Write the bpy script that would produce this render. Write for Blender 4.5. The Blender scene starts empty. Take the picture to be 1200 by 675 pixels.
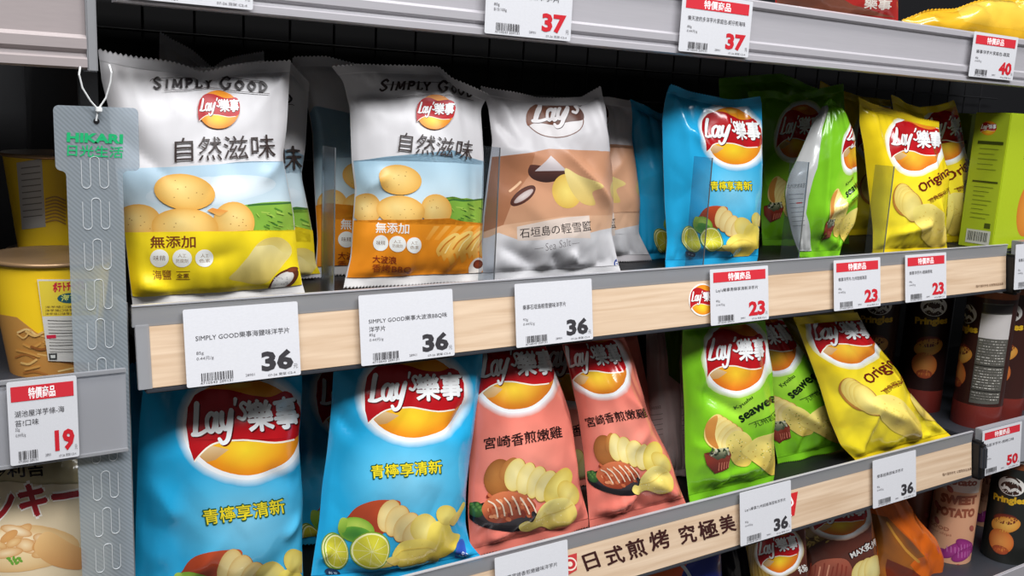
import bpy, bmesh, math, random
import numpy as np

# ------------------------------------------------------------------ camera, world, lights, exposure
CX, CY, FPX = 600.0, 337.5, 1114.0            # principal point and focal length in 1200x675 pixels
R3 = np.array([[0.8357336, 0.0638918, -0.5454055], [-0.5469767, 0.1848295, -0.8164891], [0.0486401, 0.9806915, 0.1894155]])
CAM = np.array([-0.1665, -0.8, 0.1762])
scene = bpy.context.scene
col = scene.collection
cd = bpy.data.cameras.new('camera'); cam = bpy.data.objects.new('camera', cd); col.objects.link(cam)
cd.sensor_fit = 'HORIZONTAL'; cd.sensor_width = 36; cd.lens = FPX / 1200 * 36; cd.clip_start = .02
M4 = [list(R3[i]) + [CAM[i]] for i in range(3)] + [[0, 0, 0, 1]]
import mathutils
cam.matrix_world = mathutils.Matrix(M4)
scene.camera = cam
w = bpy.data.worlds.new('store_air'); scene.world = w; w.use_nodes = True
w.node_tree.nodes['Background'].inputs[0].default_value = (.93, .96, 1, 1)
w.node_tree.nodes['Background'].inputs[1].default_value = .07

def area(name, loc, target, sx, sy, power, color=(1, 1, 1)):
    l = bpy.data.lights.new(name, 'AREA'); l.shape = 'RECTANGLE'; l.size = sx; l.size_y = sy; l.energy = power; l.color = color
    o = bpy.data.objects.new(name, l); col.objects.link(o); o.location = loc
    d = mathutils.Vector(target) - mathutils.Vector(loc)
    o.rotation_euler = d.to_track_quat('-Z', 'Y').to_euler()
    return o
area('ceiling_and_fill_light', (0.4, -0.62, 2.3), (0.4, -.1, -0.2), 4.0, .5, 92, (1, .985, .96))
area('ceiling_and_fill_light', (0.2, -1.9, 2.2), (0.4, 0.0, -0.1), 4.0, .6, 190, (.97, .985, 1))  # added frontal fill, standing in for bounce from the opposite aisle
scene.view_settings.view_transform = 'Standard'
scene.view_settings.look = 'None'
scene.view_settings.gamma = 1
scene.view_settings.use_curve_mapping = False
scene.view_settings.exposure = -0.45
scene.cycles.transparent_max_bounces = 16
scene.cycles.max_bounces = 6

# ------------------------------------------------------------------ helpers
def ray(px, py):
    px = np.asarray(px, float); py = np.asarray(py, float)
    c = np.stack([px - CX, -(py - CY), np.full(px.shape, -FPX)], -1)
    return c @ R3.T
def at(px, py, y=0.0):
    r = ray(px, py); return CAM + r * ((y - CAM[1]) / r[..., 1:2])
def atz(px, py, z):
    r = ray(px, py); return CAM + r * ((z - CAM[2]) / r[..., 2:3])
def lin(c):
    c = np.asarray(c, float) / 255.0
    return np.where(c <= .04045, c / 12.92, ((c + .055) / 1.055) ** 2.4)

def new_mat(name, color=None, rough=.5, metal=0, coat=0, attr=False, spec=.5, bump=0, bump_scale=60, build=None):
    m = bpy.data.materials.new(name); m.use_nodes = True
    nt = m.node_tree; b = nt.nodes['Principled BSDF']
    b.inputs['Roughness'].default_value = rough; b.inputs['Metallic'].default_value = metal
    b.inputs['Specular IOR Level'].default_value = spec
    b.inputs['Coat Weight'].default_value = coat; b.inputs['Coat Roughness'].default_value = .12
    if attr:
        a = nt.nodes.new('ShaderNodeAttribute'); a.attribute_name = 'print_colour'
        nt.links.new(a.outputs['Color'], b.inputs['Base Color'])
    elif color is not None:
        n = nt.nodes.new('ShaderNodeTexNoise'); n.inputs['Scale'].default_value = 35
        mx = nt.nodes.new('ShaderNodeMix'); mx.data_type = 'RGBA'
        c = lin(color)
        mx.inputs[6].default_value = (*(c * .94), 1); mx.inputs[7].default_value = (*np.minimum(c * 1.05, 1), 1)
        nt.links.new(n.outputs['Fac'], mx.inputs[0]); nt.links.new(mx.outputs[2], b.inputs['Base Color'])
    if bump:
        n = nt.nodes.new('ShaderNodeTexNoise'); n.inputs['Scale'].default_value = bump_scale
        tc = nt.nodes.new('ShaderNodeTexCoord'); nt.links.new(tc.outputs['Object'], n.inputs['Vector'])
        bp = nt.nodes.new('ShaderNodeBump'); bp.inputs['Strength'].default_value = bump; bp.inputs['Distance'].default_value = .002
        nt.links.new(n.outputs['Fac'], bp.inputs['Height']); nt.links.new(bp.outputs[0], b.inputs['Normal'])
    return m

def sheet_mat(name, tint, body, alpha, rough=.15, lines=False, ior=1.3):
    """thin clear plastic: see-through tint, a hazy body and a soft reflection"""
    m = bpy.data.materials.new(name); m.use_nodes = True; nt = m.node_tree; nt.nodes.clear()
    out = nt.nodes.new('ShaderNodeOutputMaterial')
    tr = nt.nodes.new('ShaderNodeBsdfTransparent'); tr.inputs[0].default_value = (*lin(tint), 1)
    df = nt.nodes.new('ShaderNodeBsdfDiffuse'); df.inputs[0].default_value = (*lin(body), 1)
    tl = nt.nodes.new('ShaderNodeBsdfTranslucent'); tl.inputs[0].default_value = (*lin(body), 1)
    m0 = nt.nodes.new('ShaderNodeMixShader'); m0.inputs[0].default_value = .3
    nt.links.new(df.outputs[0], m0.inputs[1]); nt.links.new(tl.outputs[0], m0.inputs[2])
    m1 = nt.nodes.new('ShaderNodeMixShader'); m1.inputs[0].default_value = alpha
    nt.links.new(tr.outputs[0], m1.inputs[1]); nt.links.new(m0.outputs[0], m1.inputs[2])
    if lines:
        tc = nt.nodes.new('ShaderNodeTexCoord')
        wv = nt.nodes.new('ShaderNodeTexWave'); wv.bands_direction = 'DIAGONAL'; wv.inputs['Scale'].default_value = 170
        nt.links.new(tc.outputs['Object'], wv.inputs['Vector'])
        mr = nt.nodes.new('ShaderNodeMapRange'); mr.inputs[3].default_value = alpha - .05; mr.inputs[4].default_value = alpha + .05
        nt.links.new(wv.outputs['Fac'], mr.inputs[0]); nt.links.new(mr.outputs[0], m1.inputs[0])
    gl = nt.nodes.new('ShaderNodeBsdfGlossy'); gl.inputs['Roughness'].default_value = rough
    fr = nt.nodes.new('ShaderNodeFresnel'); fr.inputs[0].default_value = ior
    m2 = nt.nodes.new('ShaderNodeMixShader'); nt.links.new(fr.outputs[0], m2.inputs[0])
    nt.links.new(m1.outputs[0], m2.inputs[1]); nt.links.new(gl.outputs[0], m2.inputs[2])
    nt.links.new(m2.outputs[0], out.inputs[0])
    return m

def wood_mat():
    m = bpy.data.materials.new('pale_wood'); m.use_nodes = True; nt = m.node_tree; b = nt.nodes['Principled BSDF']
    b.inputs['Roughness'].default_value = .45
    tc = nt.nodes.new('ShaderNodeTexCoord'); mp = nt.nodes.new('ShaderNodeMapping')
    mp.inputs['Scale'].default_value = (5, 1, 110)
    nt.links.new(tc.outputs['Object'], mp.inputs[0])
    n = nt.nodes.new('ShaderNodeTexNoise'); n.inputs['Scale'].default_value = 1.2; n.inputs['Detail'].default_value = 5
    n.inputs['Distortion'].default_value = .6
    nt.links.new(mp.outputs[0], n.inputs[0])
    r = nt.nodes.new('ShaderNodeValToRGB'); nt.links.new(n.outputs['Fac'], r.inputs[0])
    e = r.color_ramp.elements; e[0].position = .3; e[0].color = (*lin((202, 172, 142)), 1)
    e[1].position = .72; e[1].color = (*lin((226, 201, 174)), 1)
    nt.links.new(r.outputs[0], b.inputs['Base Color'])
    return m

MAT = dict(
    gloss=new_mat('glossy_printed_film', rough=.2, attr=True, coat=.35, bump=.15, bump_scale=45),
    matte=new_mat('matte_printed_film', rough=.42, attr=True, spec=.45, bump=.12, bump_scale=40),
    paper=new_mat('printed_paper', rough=.6, attr=True, spec=.3),
    card=new_mat('printed_cardboard', rough=.35, attr=True, coat=.1),
    black=new_mat('black_painted_steel', (14, 14, 17), .5),
    dark=new_mat('dark_grey_steel', (52, 54, 60), .45),
    grey=new_mat('grey_plastic', (150, 151, 157), .35),
    greylip=new_mat('grey_lip_plastic', (132, 131, 136), .22, coat=.3),
    silver=new_mat('silver_plastic_rail', (172, 169, 174), .3, metal=0, coat=.5),
    pinkrail=new_mat('pinkish_silver_plastic', (160, 150, 150), .3, coat=.3),
    white=new_mat('white_plastic', (225, 226, 226), .4),
    wood=wood_mat(),
    lipedge=new_mat('lip_edge_plastic', (176, 175, 180), .25, coat=.3),
    clear=sheet_mat('clear_acrylic', (226, 230, 234), (200, 206, 210), .03, ior=1.08),
    clearlip=sheet_mat('clear_lip', (205, 208, 212), (222, 222, 226), .46, .12),
    railcover=sheet_mat('clear_ticket_cover', (225, 228, 232), (222, 222, 228), .5, .12),
    strip=sheet_mat('frosted_strip_plastic', (225, 232, 238), (214, 224, 232), .38, .25, lines=True),
    embossed=sheet_mat('embossed_slot_edge', (240, 245, 250), (245, 248, 250), .8, .25),
)

def tag(o, label=None, cat=None, group=None, kind=None):
    if label: o['label'] = label
    if cat: o['category'] = cat
    if group: o['group'] = group
    if kind: o['kind'] = kind
    return o
def empty(name, loc=(0, 0, 0)):
    o = bpy.data.objects.new(name, None); o.location = loc; o.empty_display_size = .02; col.objects.link(o); return o
def link_mesh(name, me, mat, parent=None):
    o = bpy.data.objects.new(name, me); me.materials.append(mat) if mat and not me.materials else None
    col.objects.link(o)
    if parent:
        o.parent = parent; o.matrix_parent_inverse = mathutils.Matrix.Translation(-mathutils.Vector(parent.location))
    return o
def bx(bm, x0, x1, y0, y1, z0, z1, bev=0, shear=0):
    """box; shear moves y with z (front faces tilt)"""
    vs = [bm.verts.new((x, y - shear * (z1 - z), z)) for x in (x0, x1) for y in (y0, y1) for z in (z0, z1)]
    q = [(0, 1, 3, 2), (4, 6, 7, 5), (0, 4, 5, 1), (2, 3, 7, 6), (0, 2, 6, 4), (1, 5, 7, 3)]
    fs = [bm.faces.new([vs[i] for i in f]) for f in q]
    if bev:
        es = {e for f in fs for e in f.edges}
        bmesh.ops.bevel(bm, geom=list(es), offset=bev, segments=2, affect='EDGES')
def fin(name, bm, mat, parent=None, smooth=False):
    bmesh.ops.recalc_face_normals(bm, faces=bm.faces[:])
    me = bpy.data.meshes.new(name); bm.to_mesh(me); bm.free()
    if smooth: me.polygons.foreach_set('use_smooth', [True] * len(me.polygons))
    return link_mesh(name, me, mat, parent)
def boxobj(name, b, mat, parent=None, bev=0, shear=0):
    bm = bmesh.new(); bx(bm, *b, bev, shear); return fin(name, bm, mat, parent)
def tube(bm, pts, r, seg=8):
    pts = [mathutils.Vector(p) for p in pts]; rings = []
    for i, p in enumerate(pts):
        d = (pts[min(i + 1, len(pts) - 1)] - pts[max(i - 1, 0)]).normalized()
        a = d.orthogonal().normalized() if i == 0 else (a - d * a.dot(d)).normalized()
        b = d.cross(a)
        rings.append([bm.verts.new(p + (a * math.cos(k * 2 * math.pi / seg) + b * math.sin(k * 2 * math.pi / seg)) * r) for k in range(seg)])
    for i in range(len(rings) - 1):
        for k in range(seg):
            bm.faces.new((rings[i][k], rings[i][(k + 1) % seg], rings[i + 1][(k + 1) % seg], rings[i + 1][k]))
    bm.faces.new(rings[0]); bm.faces.new(rings[-1][::-1])
def lathe(prof, cx, cy, seg=48):
    bm = bmesh.new(); rings = []
    for r, z in prof:
        rings.append([bm.verts.new((cx + r * math.cos(k * 2 * math.pi / seg), cy + r * math.sin(k * 2 * math.pi / seg), z)) for k in range(seg)])
    for i in range(len(rings) - 1):
        for k in range(seg):
            bm.faces.new((rings[i][k], rings[i][(k + 1) % seg], rings[i + 1][(k + 1) % seg], rings[i + 1][k]))
    bm.faces.new(rings[0][::-1]); bm.faces.new(rings[-1])
    return bm

# ------------------------------------------------------------------ printed artwork: flat shapes cut to follow their surface
_TXT = {}
def text_mesh(s, off):
    k = (s, off)
    if k not in _TXT:
        c = bpy.data.curves.new('t', 'FONT'); c.body = s; c.size = 1; c.resolution_u = 2
        c.dimensions = '2D'; c.fill_mode = 'BOTH'; c.offset = off
        o = bpy.data.objects.new('t', c); me = bpy.data.meshes.new_from_object(o)
        v = np.zeros(len(me.vertices) * 3); me.vertices.foreach_get('co', v); v = v.reshape(-1, 3)[:, :2].copy()
        f = [tuple(p.vertices) for p in me.polygons]
        bpy.data.objects.remove(o); bpy.data.curves.remove(c); bpy.data.meshes.remove(me)
        _TXT[k] = (v, f)
    return _TXT[k]

def smooth_path(p, n=5):
    p = np.asarray(p, float); out = []
    q = np.vstack([2 * p[0] - p[1], p, 2 * p[-1] - p[-2]])
    for i in range(1, len(q) - 2):
        for k in range(n):
            t = k / n; a, b, c, d = q[i - 1:i + 3]
            out.append(.5 * ((2 * b) + (c - a) * t + (2 * a - 5 * b + 4 * c - d) * t * t + (3 * b - a - 3 * c + d) * t ** 3))
    out.append(p[-1]); return np.array(out)

class Art:
    """shapes in photo pixels (y down); T = (ox, oy, scale) lets shapes be written in an enlarged crop"""
    def __init__(s): s.e = []; s.T = (0, 0, 1.); s.g = 'pouch'
    def z(s, ox=0, oy=0, sc=1.): s.T = (ox, oy, sc); return s
    def grp(s, g): s.g = g; return s
    def _p(s, v): v = np.asarray(v, float); return np.array(s.T[:2]) + v / s.T[2]
    def add(s, v, f, c):
        v = s._p(v); c = np.asarray(c, float)
        if c.ndim == 1: c = np.tile(c, (len(v), 1))
        s.e.append((v, f, lin(c), s.g))
    def poly(s, pts, c, c2=None, dirv=(0, 1), smooth=False, dens=6):
        p = np.asarray(pts, float)
        if smooth:
            n = len(p); q = smooth_path(np.vstack([p[-1:], p, p[:2]]), 5); p = q[5:-5][:n * 5]
        st = s.T[2] * dens; out = []
        for i in range(len(p)):
            a, b = p[i], p[(i + 1) % len(p)]; k = max(1, int(np.linalg.norm(b - a) / st))
            out += [a + (b - a) * j / k for j in range(k)]
        p = np.array(out)
        if c2 is not None:
            d = p @ np.asarray(dirv, float); t = (d - d.min()) / (d.max() - d.min() + 1e-9)
            c = np.outer(1 - t, c) + np.outer(t, c2)
        s.add(p, [tuple(range(len(p)))], c)
    def ell(s, cx, cy, rx, ry, rot=0, c=(255, 255, 255), c2=None, n=28, hx=0, hy=0, mid=.55, a0=0, a1=360):
        """radial gradient: c at the (offset) centre, c2 at the rim"""
        a = math.radians(rot); ca, sa = math.cos(a), math.sin(a)
        c = np.asarray(c, float); c2 = c if c2 is None else np.asarray(c2, float)
        full = (a1 - a0) >= 360
        th = np.radians(np.linspace(a0, a1, n + (0 if full else 1), endpoint=not full))
        V = [(hx * rx * .5, hy * ry * .5)]; C = [c]; F = []; m = len(th)
        for k, (r, mixf) in enumerate(((.5, mid * .6), (.8, mid * 1.1), (1, 1))):
            for t in th:
                o = 1 - r
                V.append((rx * r * math.cos(t) + hx * rx * .5 * o, ry * r * math.sin(t) + hy * ry * .5 * o)); C.append(c + (c2 - c) * min(1, mixf))
        rng = range(m) if full else range(m - 1)
        for i in rng:
            j = (i + 1) % m; F.append((0, 1 + i, 1 + j))
            for k in range(2): F.append((1 + k * m + i, 1 + (k + 1) * m + i, 1 + (k + 1) * m + j, 1 + k * m + j))
        V = np.array(V); V = np.stack([cx + V[:, 0] * ca - V[:, 1] * sa, cy + V[:, 0] * sa + V[:, 1] * ca], -1)
        s.add(V, F, np.array(C))
    def ring(s, cx, cy, rx, ry, w, rot=0, c=(255, 255, 255), c2=None, n=40, jag=0, seed=0):
        a = math.radians(rot); ca, sa = math.cos(a), math.sin(a); rd = random.Random(seed)
        c2 = c if c2 is None else c2; V = []; C = []
        for i in range(n):
            t = i * 2 * math.pi / n
            o = 1 + jag * rd.uniform(-1, 1)
            V.append((rx * math.cos(t), ry * math.sin(t))); C.append(c)
            V.append(((rx + w * o) * math.cos(t), (ry + w * o) * math.sin(t))); C.append(c2)
        F = [(2 * i, 2 * i + 1, (2 * i + 3) % (2 * n), (2 * i + 2) % (2 * n)) for i in range(n)]
        V = np.array(V); V = np.stack([cx + V[:, 0] * ca - V[:, 1] * sa, cy + V[:, 0] * sa + V[:, 1] * ca], -1)
        s.add(V, F, np.array(C, float))
    def text(s, t, p0, p1, h, c, bold=0, shear=0, arc=0):
        if bold > .01 and any(ord(q) > 0x3000 for q in t):      # heavy ideographs: a few nudged copies keep the strokes clean
            k = (bold - .006) * h * .9
            for dx, dy in ((k, 0), (-k, 0), (0, k), (0, -k)):
                s.text(t, (p0[0] + dx, p0[1] + dy), (p1[0] + dx, p1[1] + dy), h, c, .006, shear, arc)
            return
        v, f = text_mesh(t, bold); p0 = np.array(p0, float); p1 = np.array(p1, float)
        lo, hi = v.min(0), v.max(0); u = (v - lo) / (hi - lo)
        d = p1 - p0; L = np.linalg.norm(d); d = d / L; up = np.array([d[1], -d[0]])
        x = u[:, 0] * L + shear * u[:, 1] * h
        y = u[:, 1] * h + arc * (1 - (2 * u[:, 0] - 1) ** 2)
        s.add(p0 + np.outer(x, d) + np.outer(y, up), f, c)
    def stroke(s, pts, wd, c, smooth=True, caps=True):
        p = smooth_path(pts, 4) if smooth and len(pts) > 2 else np.asarray(pts, float)
        d = np.gradient(p, axis=0); d /= (np.linalg.norm(d, axis=1)[:, None] + 1e-9)
        nn = np.stack([-d[:, 1], d[:, 0]], -1)
        wa = np.interp(np.linspace(0, 1, len(p)), np.linspace(0, 1, len(np.atleast_1d(wd))), np.atleast_1d(wd))[:, None] / 2
        V = np.vstack([p + nn * wa, p - nn * wa]); n = len(p)
        F = [(i, i + 1, n + i + 1, n + i) for i in range(n - 1)]
        s.add(V, F, c)
        if caps:
            for q, ww in ((p[0], wa[0, 0]), (p[-1], wa[-1, 0])):
                th = np.linspace(0, 2 * math.pi, 9)[:-1]
                s.add(np.stack([q[0] + ww * np.cos(th), q[1] + ww * np.sin(th)], -1), [tuple(range(8))], c)

# brush-script brand word, drawn by hand
LAY = [([(.3, 1.0), (.22, .55), (.13, .1)], (.2, .19)), ([(.03, .06), (.3, .03), (.62, .14)], (.15, .12)),
       ([(.93, .52), (.8, .64), (.64, .5), (.6, .22), (.69, .06), (.82, .14), (.93, .48)], .15), ([(.98, .62), (.91, .2), (.97, .05), (1.06, .12)], .17),
       ([(1.16, .64), (1.12, .32), (1.2, .12), (1.34, .22), (1.46, .62)], .16), ([(1.5, .68), (1.38, .1), (1.26, -.25), (1.08, -.34), (.98, -.2)], (.18, .13)),
       ([(1.68, 1.05), (1.64, .86)], (.13, .08)),
       ([(2.06, .82), (1.94, .9), (1.84, .8), (1.93, .66), (1.98, .52), (1.88, .38), (1.72, .44)], .12)]
SER = {'S': [[(.85, .8), (.5, 1), (.15, .78), (.5, .5), (.85, .25), (.5, 0), (.12, .2)]],
       'I': [[(.5, 1), (.5, 0)], [(.3, 1), (.7, 1)], [(.3, 0), (.7, 0)]],
       'M': [[(.1, 0), (.18, 1)], [(.18, 1), (.5, .1)], [(.5, .1), (.82, 1)], [(.82, 1), (.9, 0)], [(0, 0), (.25, 0)], [(.72, 0), (1.02, 0)], [(.05, 1), (.2, 1)], [(.8, 1), (.98, 1)]],
       'P': [[(.22, 1), (.22, 0)], [(.22, .97), (.7, .95), (.85, .72), (.68, .5), (.24, .47)], [(.05, 0), (.42, 0)], [(.05, 1), (.25, 1)]],
       'L': [[(.22, 1), (.22, 0)], [(.05, 1), (.4, 1)], [(.05, 0), (.85, 0)], [(.85, 0), (.88, .25)]],
       'Y': [[(.08, 1), (.5, .45)], [(.92, 1), (.5, .45)], [(.5, .45), (.5, 0)], [(-.05, 1), (.25, 1)], [(.75, 1), (1.05, 1)], [(.3, 0), (.7, 0)]],
       'G': [[(.88, .78), (.5, 1), (.12, .5), (.5, 0), (.85, .2), (.85, .45)], [(.62, .45), (1.0, .45)]],
       'O': [[(.5, 1), (.12, .5), (.5, 0), (.88, .5), (.5, 1)]],
       'D': [[(.22, 1), (.22, 0)], [(.05, 1), (.5, .98), (.9, .5), (.5, .02), (.05, 0)]]}
def serif_word(A, x0, y0, x1, y1, h, c, arc=0, wd=None):
    seq = [('S', 1.25), ('I', .8), ('M', 1.), ('P', 1.), ('L', 1.), ('Y', 1.), (' ', 1.), ('G', 1.25), ('O', 1.), ('O', 1.), ('D', 1.)]
    wid = {'I': .55, 'M': 1.1, ' ': .45, 'G': 1.0, 'O': 1.0}
    tot = sum(wid.get(k, .85) * (q if q > 1 else 1) for k, q in seq); d = np.array([x1 - x0, y1 - y0], float); L = np.linalg.norm(d); d /= L
    up = np.array([d[1], -d[0]]); x = 0
    for k, q in seq:
        ww = wid.get(k, .85) * (q if q > 1 else 1)
        for st in SER.get(k, []):
            P = []
            for a, b in st:
                X = (x + (a * .8 + .1) * ww) / tot; Y = b * h * (1.0 if q > 1 else .74) + arc * (1 - (2 * X - 1) ** 2)
                P.append(np.array([x0, y0]) + d * X * L + up * Y)
            thin = len(st) == 2 and abs(st[0][1] - st[1][1]) < .01
            A.stroke(P, (wd or h * .2) * (.55 if thin else 1), c, caps=False)
        x += ww

def logo(A, cx, cy, hw, hh, bg=None, rot=0, red=(196, 24, 32), sun=((252, 205, 40), (236, 140, 30)), halo=True, cjk=True, dim=1.0, body=True):
    """round badge: sun, red banner, white brand word"""
    g0 = A.g; A.grp('logo'); a = math.radians(rot); ca, sa = math.cos(a), math.sin(a)
    def W(p): p = np.asarray(p, float); x = p[:, 0] * hw; y = -p[:, 1] * hh; return np.stack([cx + x * ca - y * sa, cy + x * sa + y * ca], -1)
    if halo:
        if bg is not None: A.ring(cx, cy, hw * 1.07, hh * 1.07, hw * .15, rot, (240, 244, 248), bg, jag=.05, seed=3, n=72)
        A.ell(cx, cy, hw * 1.09, hh * 1.09, rot, (248, 248, 248), n=40)
    s0, s1 = sun
    A.ell(cx, cy, hw, hh, rot, np.array(s0) * .5 + np.array((255, 228, 60)) * .5, s1, n=40, hy=1.0, mid=.75)
    if body:
        A.poly(W([(-.86, -.5), (-.6, -.36), (-.3, -.46), (-.55, -.66), (-.72, -.69)]), (226, 196, 150), (200, 150, 90))
        A.ell(*W([(-.05, .86)])[0], hw * .3, hh * .1, rot, (250, 200, 90), s1)
    top = [(-.8, .68), (-.62, .78), (-.4, .8), (-.12, .74), (.2, .63), (.5, .62), (.75, .7), (.88, .64)]
    arcR = [(1.0, .35), (1.02, 0), (1.0, -.18)]
    bot = [(.85, -.3), (.5, -.35), (.2, -.31), (-.05, -.27), (-.4, -.29), (-.62, -.36), (-.8, -.5), (-.93, -.66)]
    arcL = [(-1.0, -.35), (-1.02, .1), (-.95, .45)]
    A.poly(W(smooth_path(top, 3).tolist() + arcR + smooth_path(bot, 3).tolist() + arcL), np.array(red) * .9, red, dirv=(1, .5))
    A.stroke(W(smooth_path(bot, 3)), hh * .035, (250, 240, 225), smooth=False, caps=False)
    wl = 1.06 if cjk else 1.5; xs = -.93 if cjk else -.8; sc = wl / 2.15; hgt = .56
    up = .17
    A.grp('logo_lettering')
    for dx, dy, cc in ((.022, -.03, np.array(red) * .5), (0, 0, (250, 250, 250))):
        for P, wd in LAY:
            P = np.array(P); Q = np.stack([xs + P[:, 0] * sc + dx, -.14 + P[:, 1] * hgt * (1.12 if cjk else 1.25) + dy + (P[:, 0] * sc) * .06], -1)
            A.stroke(W(Q), np.atleast_1d(wd) * hw * sc * 1.02, cc)
        if cjk:
            q = W([(.09 + dx, -.12 + dy), (.97 + dx, -.04 + dy)])
            A.text('樂事', q[0], q[1], hh * .64, cc, bold=.036)
    A.grp(g0)

def split_tris(T, key, only=None):
    """split triangles (n,3,6) where the linear key crosses whole numbers (or only zero)"""
    for _ in range(40):
        k = key(T); lo = k.min(1); hi = k.max(1)
        if only is not None: m = np.zeros(len(T)); x = (lo < -1e-4) & (hi > 1e-4)
        else:
            c0 = np.ceil(lo + 1e-4); c1 = np.floor(hi - 1e-4); x = c0 <= c1; m = np.floor((c0 + c1) / 2)
        if not x.any(): break
        S = T[x]; ks = k[x]; m = m[x]; o = np.argsort(ks, 1); r = np.arange(len(S))[:, None]
        S = S[r, o]; ks = ks[r, o]; k0, k1, k2 = ks.T
        p = S[:, 0] + (S[:, 2] - S[:, 0]) * ((m - k0) / (k2 - k0))[:, None]
        up = k1 >= m
        with np.errstate(divide='ignore', invalid='ignore'):
            t1 = np.where(up, (m - k0) / (k1 - k0), 0); t2 = np.where(up, 0, (m - k1) / (k2 - k1))
        t1 = np.nan_to_num(t1)[:, None]; t2 = np.nan_to_num(t2)[:, None]
        q = np.where(up[:, None], S[:, 0] + (S[:, 1] - S[:, 0]) * t1, S[:, 1] + (S[:, 2] - S[:, 1]) * t2)
        v0, v1, v2 = S[:, 0], S[:, 1], S[:, 2]; U = up[:, None]
        A1 = np.stack([v0, np.where(U, q, v1), np.where(U, p, q)], 1)
        A2 = np.stack([np.where(U, q, v0), np.where(U, v1, q), np.where(U, v2, p)], 1)
        A3 = np.stack([np.where(U, q, p), np.where(U, v2, q), np.where(U, p, v2)], 1)
        N_ = np.concatenate([A1, A2, A3]); e1 = N_[:, 1, :2] - N_[:, 0, :2]; e2 = N_[:, 2, :2] - N_[:, 0, :2]
        N_ = N_[np.abs(e1[:, 0] * e2[:, 1] - e1[:, 1] * e2[:, 0]) > 1e-9]
        T = np.concatenate([T[~x], N_])
    return T
_TESS = {}
def tess(v, f):
    """triangles of one face (ear clipping for outlines)"""
    if len(f) == 3: return [f]
    if len(f) == 4:
        P = [v[i] for i in f]; cr = [(P[(i + 1) % 4][0] - P[i][0]) * (P[(i + 2) % 4][1] - P[(i + 1) % 4][1]) - (P[(i + 1) % 4][1] - P[i][1]) * (P[(i + 2) % 4][0] - P[(i + 1) % 4][0]) for i in range(4)]
        if all(c >= 0 for c in cr) or all(c <= 0 for c in cr): return [(f[0], f[1], f[2]), (f[0], f[2], f[3])]
    t = mathutils.geometry.tessellate_polygon([[mathutils.Vector((v[i][0], v[i][1], 0)) for i in f]])
    return [tuple(f[i] for i in q) for q in t]

def build_art(A, groups, mp, name, mat, parent, xf=None, cuts=True, clip=None, base=6e-5, step=8e-6, extra=None):
    """one mesh from the shapes of some groups, laid on the mapper's surface"""
    Ts = []
    if not any(e[3] in groups for e in A.e): return None
    if not hasattr(mp, 'cache') or mp.cache[0] is not A:
        allv = np.concatenate([e[0] for e in A.e]); 
        if xf is not None: allv = np.c_[allv, np.ones(len(allv))] @ xf
        mp.cache = (A, np.split(mp.st(allv), np.cumsum([len(e[0]) for e in A.e])[:-1]))
    for k, (v, f, c, g) in enumerate(A.e):
        if g not in groups: continue
        key = id(v)
        if key not in _TESS: _TESS[key] = (v, np.array([t for fc in f for t in tess(v, fc)], int))
        tr = _TESS[key][1]
        if not len(tr): continue
        st = mp.cache[1][k]; P = np.c_[st, np.full(len(st), base + k * step), c]
        Ts.append(P[tr])
    if not Ts: return None
    T = np.concatenate(Ts)
    if clip:
        for ax, cv, sg in ((0, clip[0], 1), (0, clip[1], -1), (1, clip[2], 1), (1, clip[3], -1)):
            T = split_tris(T, lambda Q: Q[:, :, ax] - cv, only=0)
            T = T[(T[:, :, ax].mean(1) - cv) * sg > 0]
            if not len(T): return None
    if cuts in (True, 'x'): T = split_tris(T, lambda Q: Q[:, :, 0])
    if cuts in (True, 'y'): T = split_tris(T, lambda Q: Q[:, :, 1])
    if cuts is True: T = split_tris(T, lambda Q: Q[:, :, 0] - Q[:, :, 1])
    flat = T.reshape(-1, 6); rk = np.round(flat[:, :3] * [2e6, 2e6, 2e7]).astype(np.int64)
    _, ui, inv = np.unique(rk, axis=0, return_index=True, return_inverse=True)
    F = inv.reshape(-1, 3); F = F[(F[:, 0] != F[:, 1]) & (F[:, 1] != F[:, 2]) & (F[:, 0] != F[:, 2])]
    V = flat[ui]; cc = V[:, 3:6]
    if not len(F): return None
    pos, nor = mp.pos(V[:, :2], V[:, 2]); faces = F
    if extra:
        n0 = len(extra[0]); pos = np.vstack([extra[0], pos]); nor = np.vstack([extra[3], nor]); cc = np.vstack([extra[2], cc])
        ef = [t for f in extra[1] for t in ([f] if len(f) == 3 else [(f[0], f[i], f[i + 1]) for i in range(1, len(f) - 1)])]
        faces = np.vstack([np.array(ef, int), F + n0])
    return mesh_from(name, pos, faces, cc, mat, parent, nor)

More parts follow.
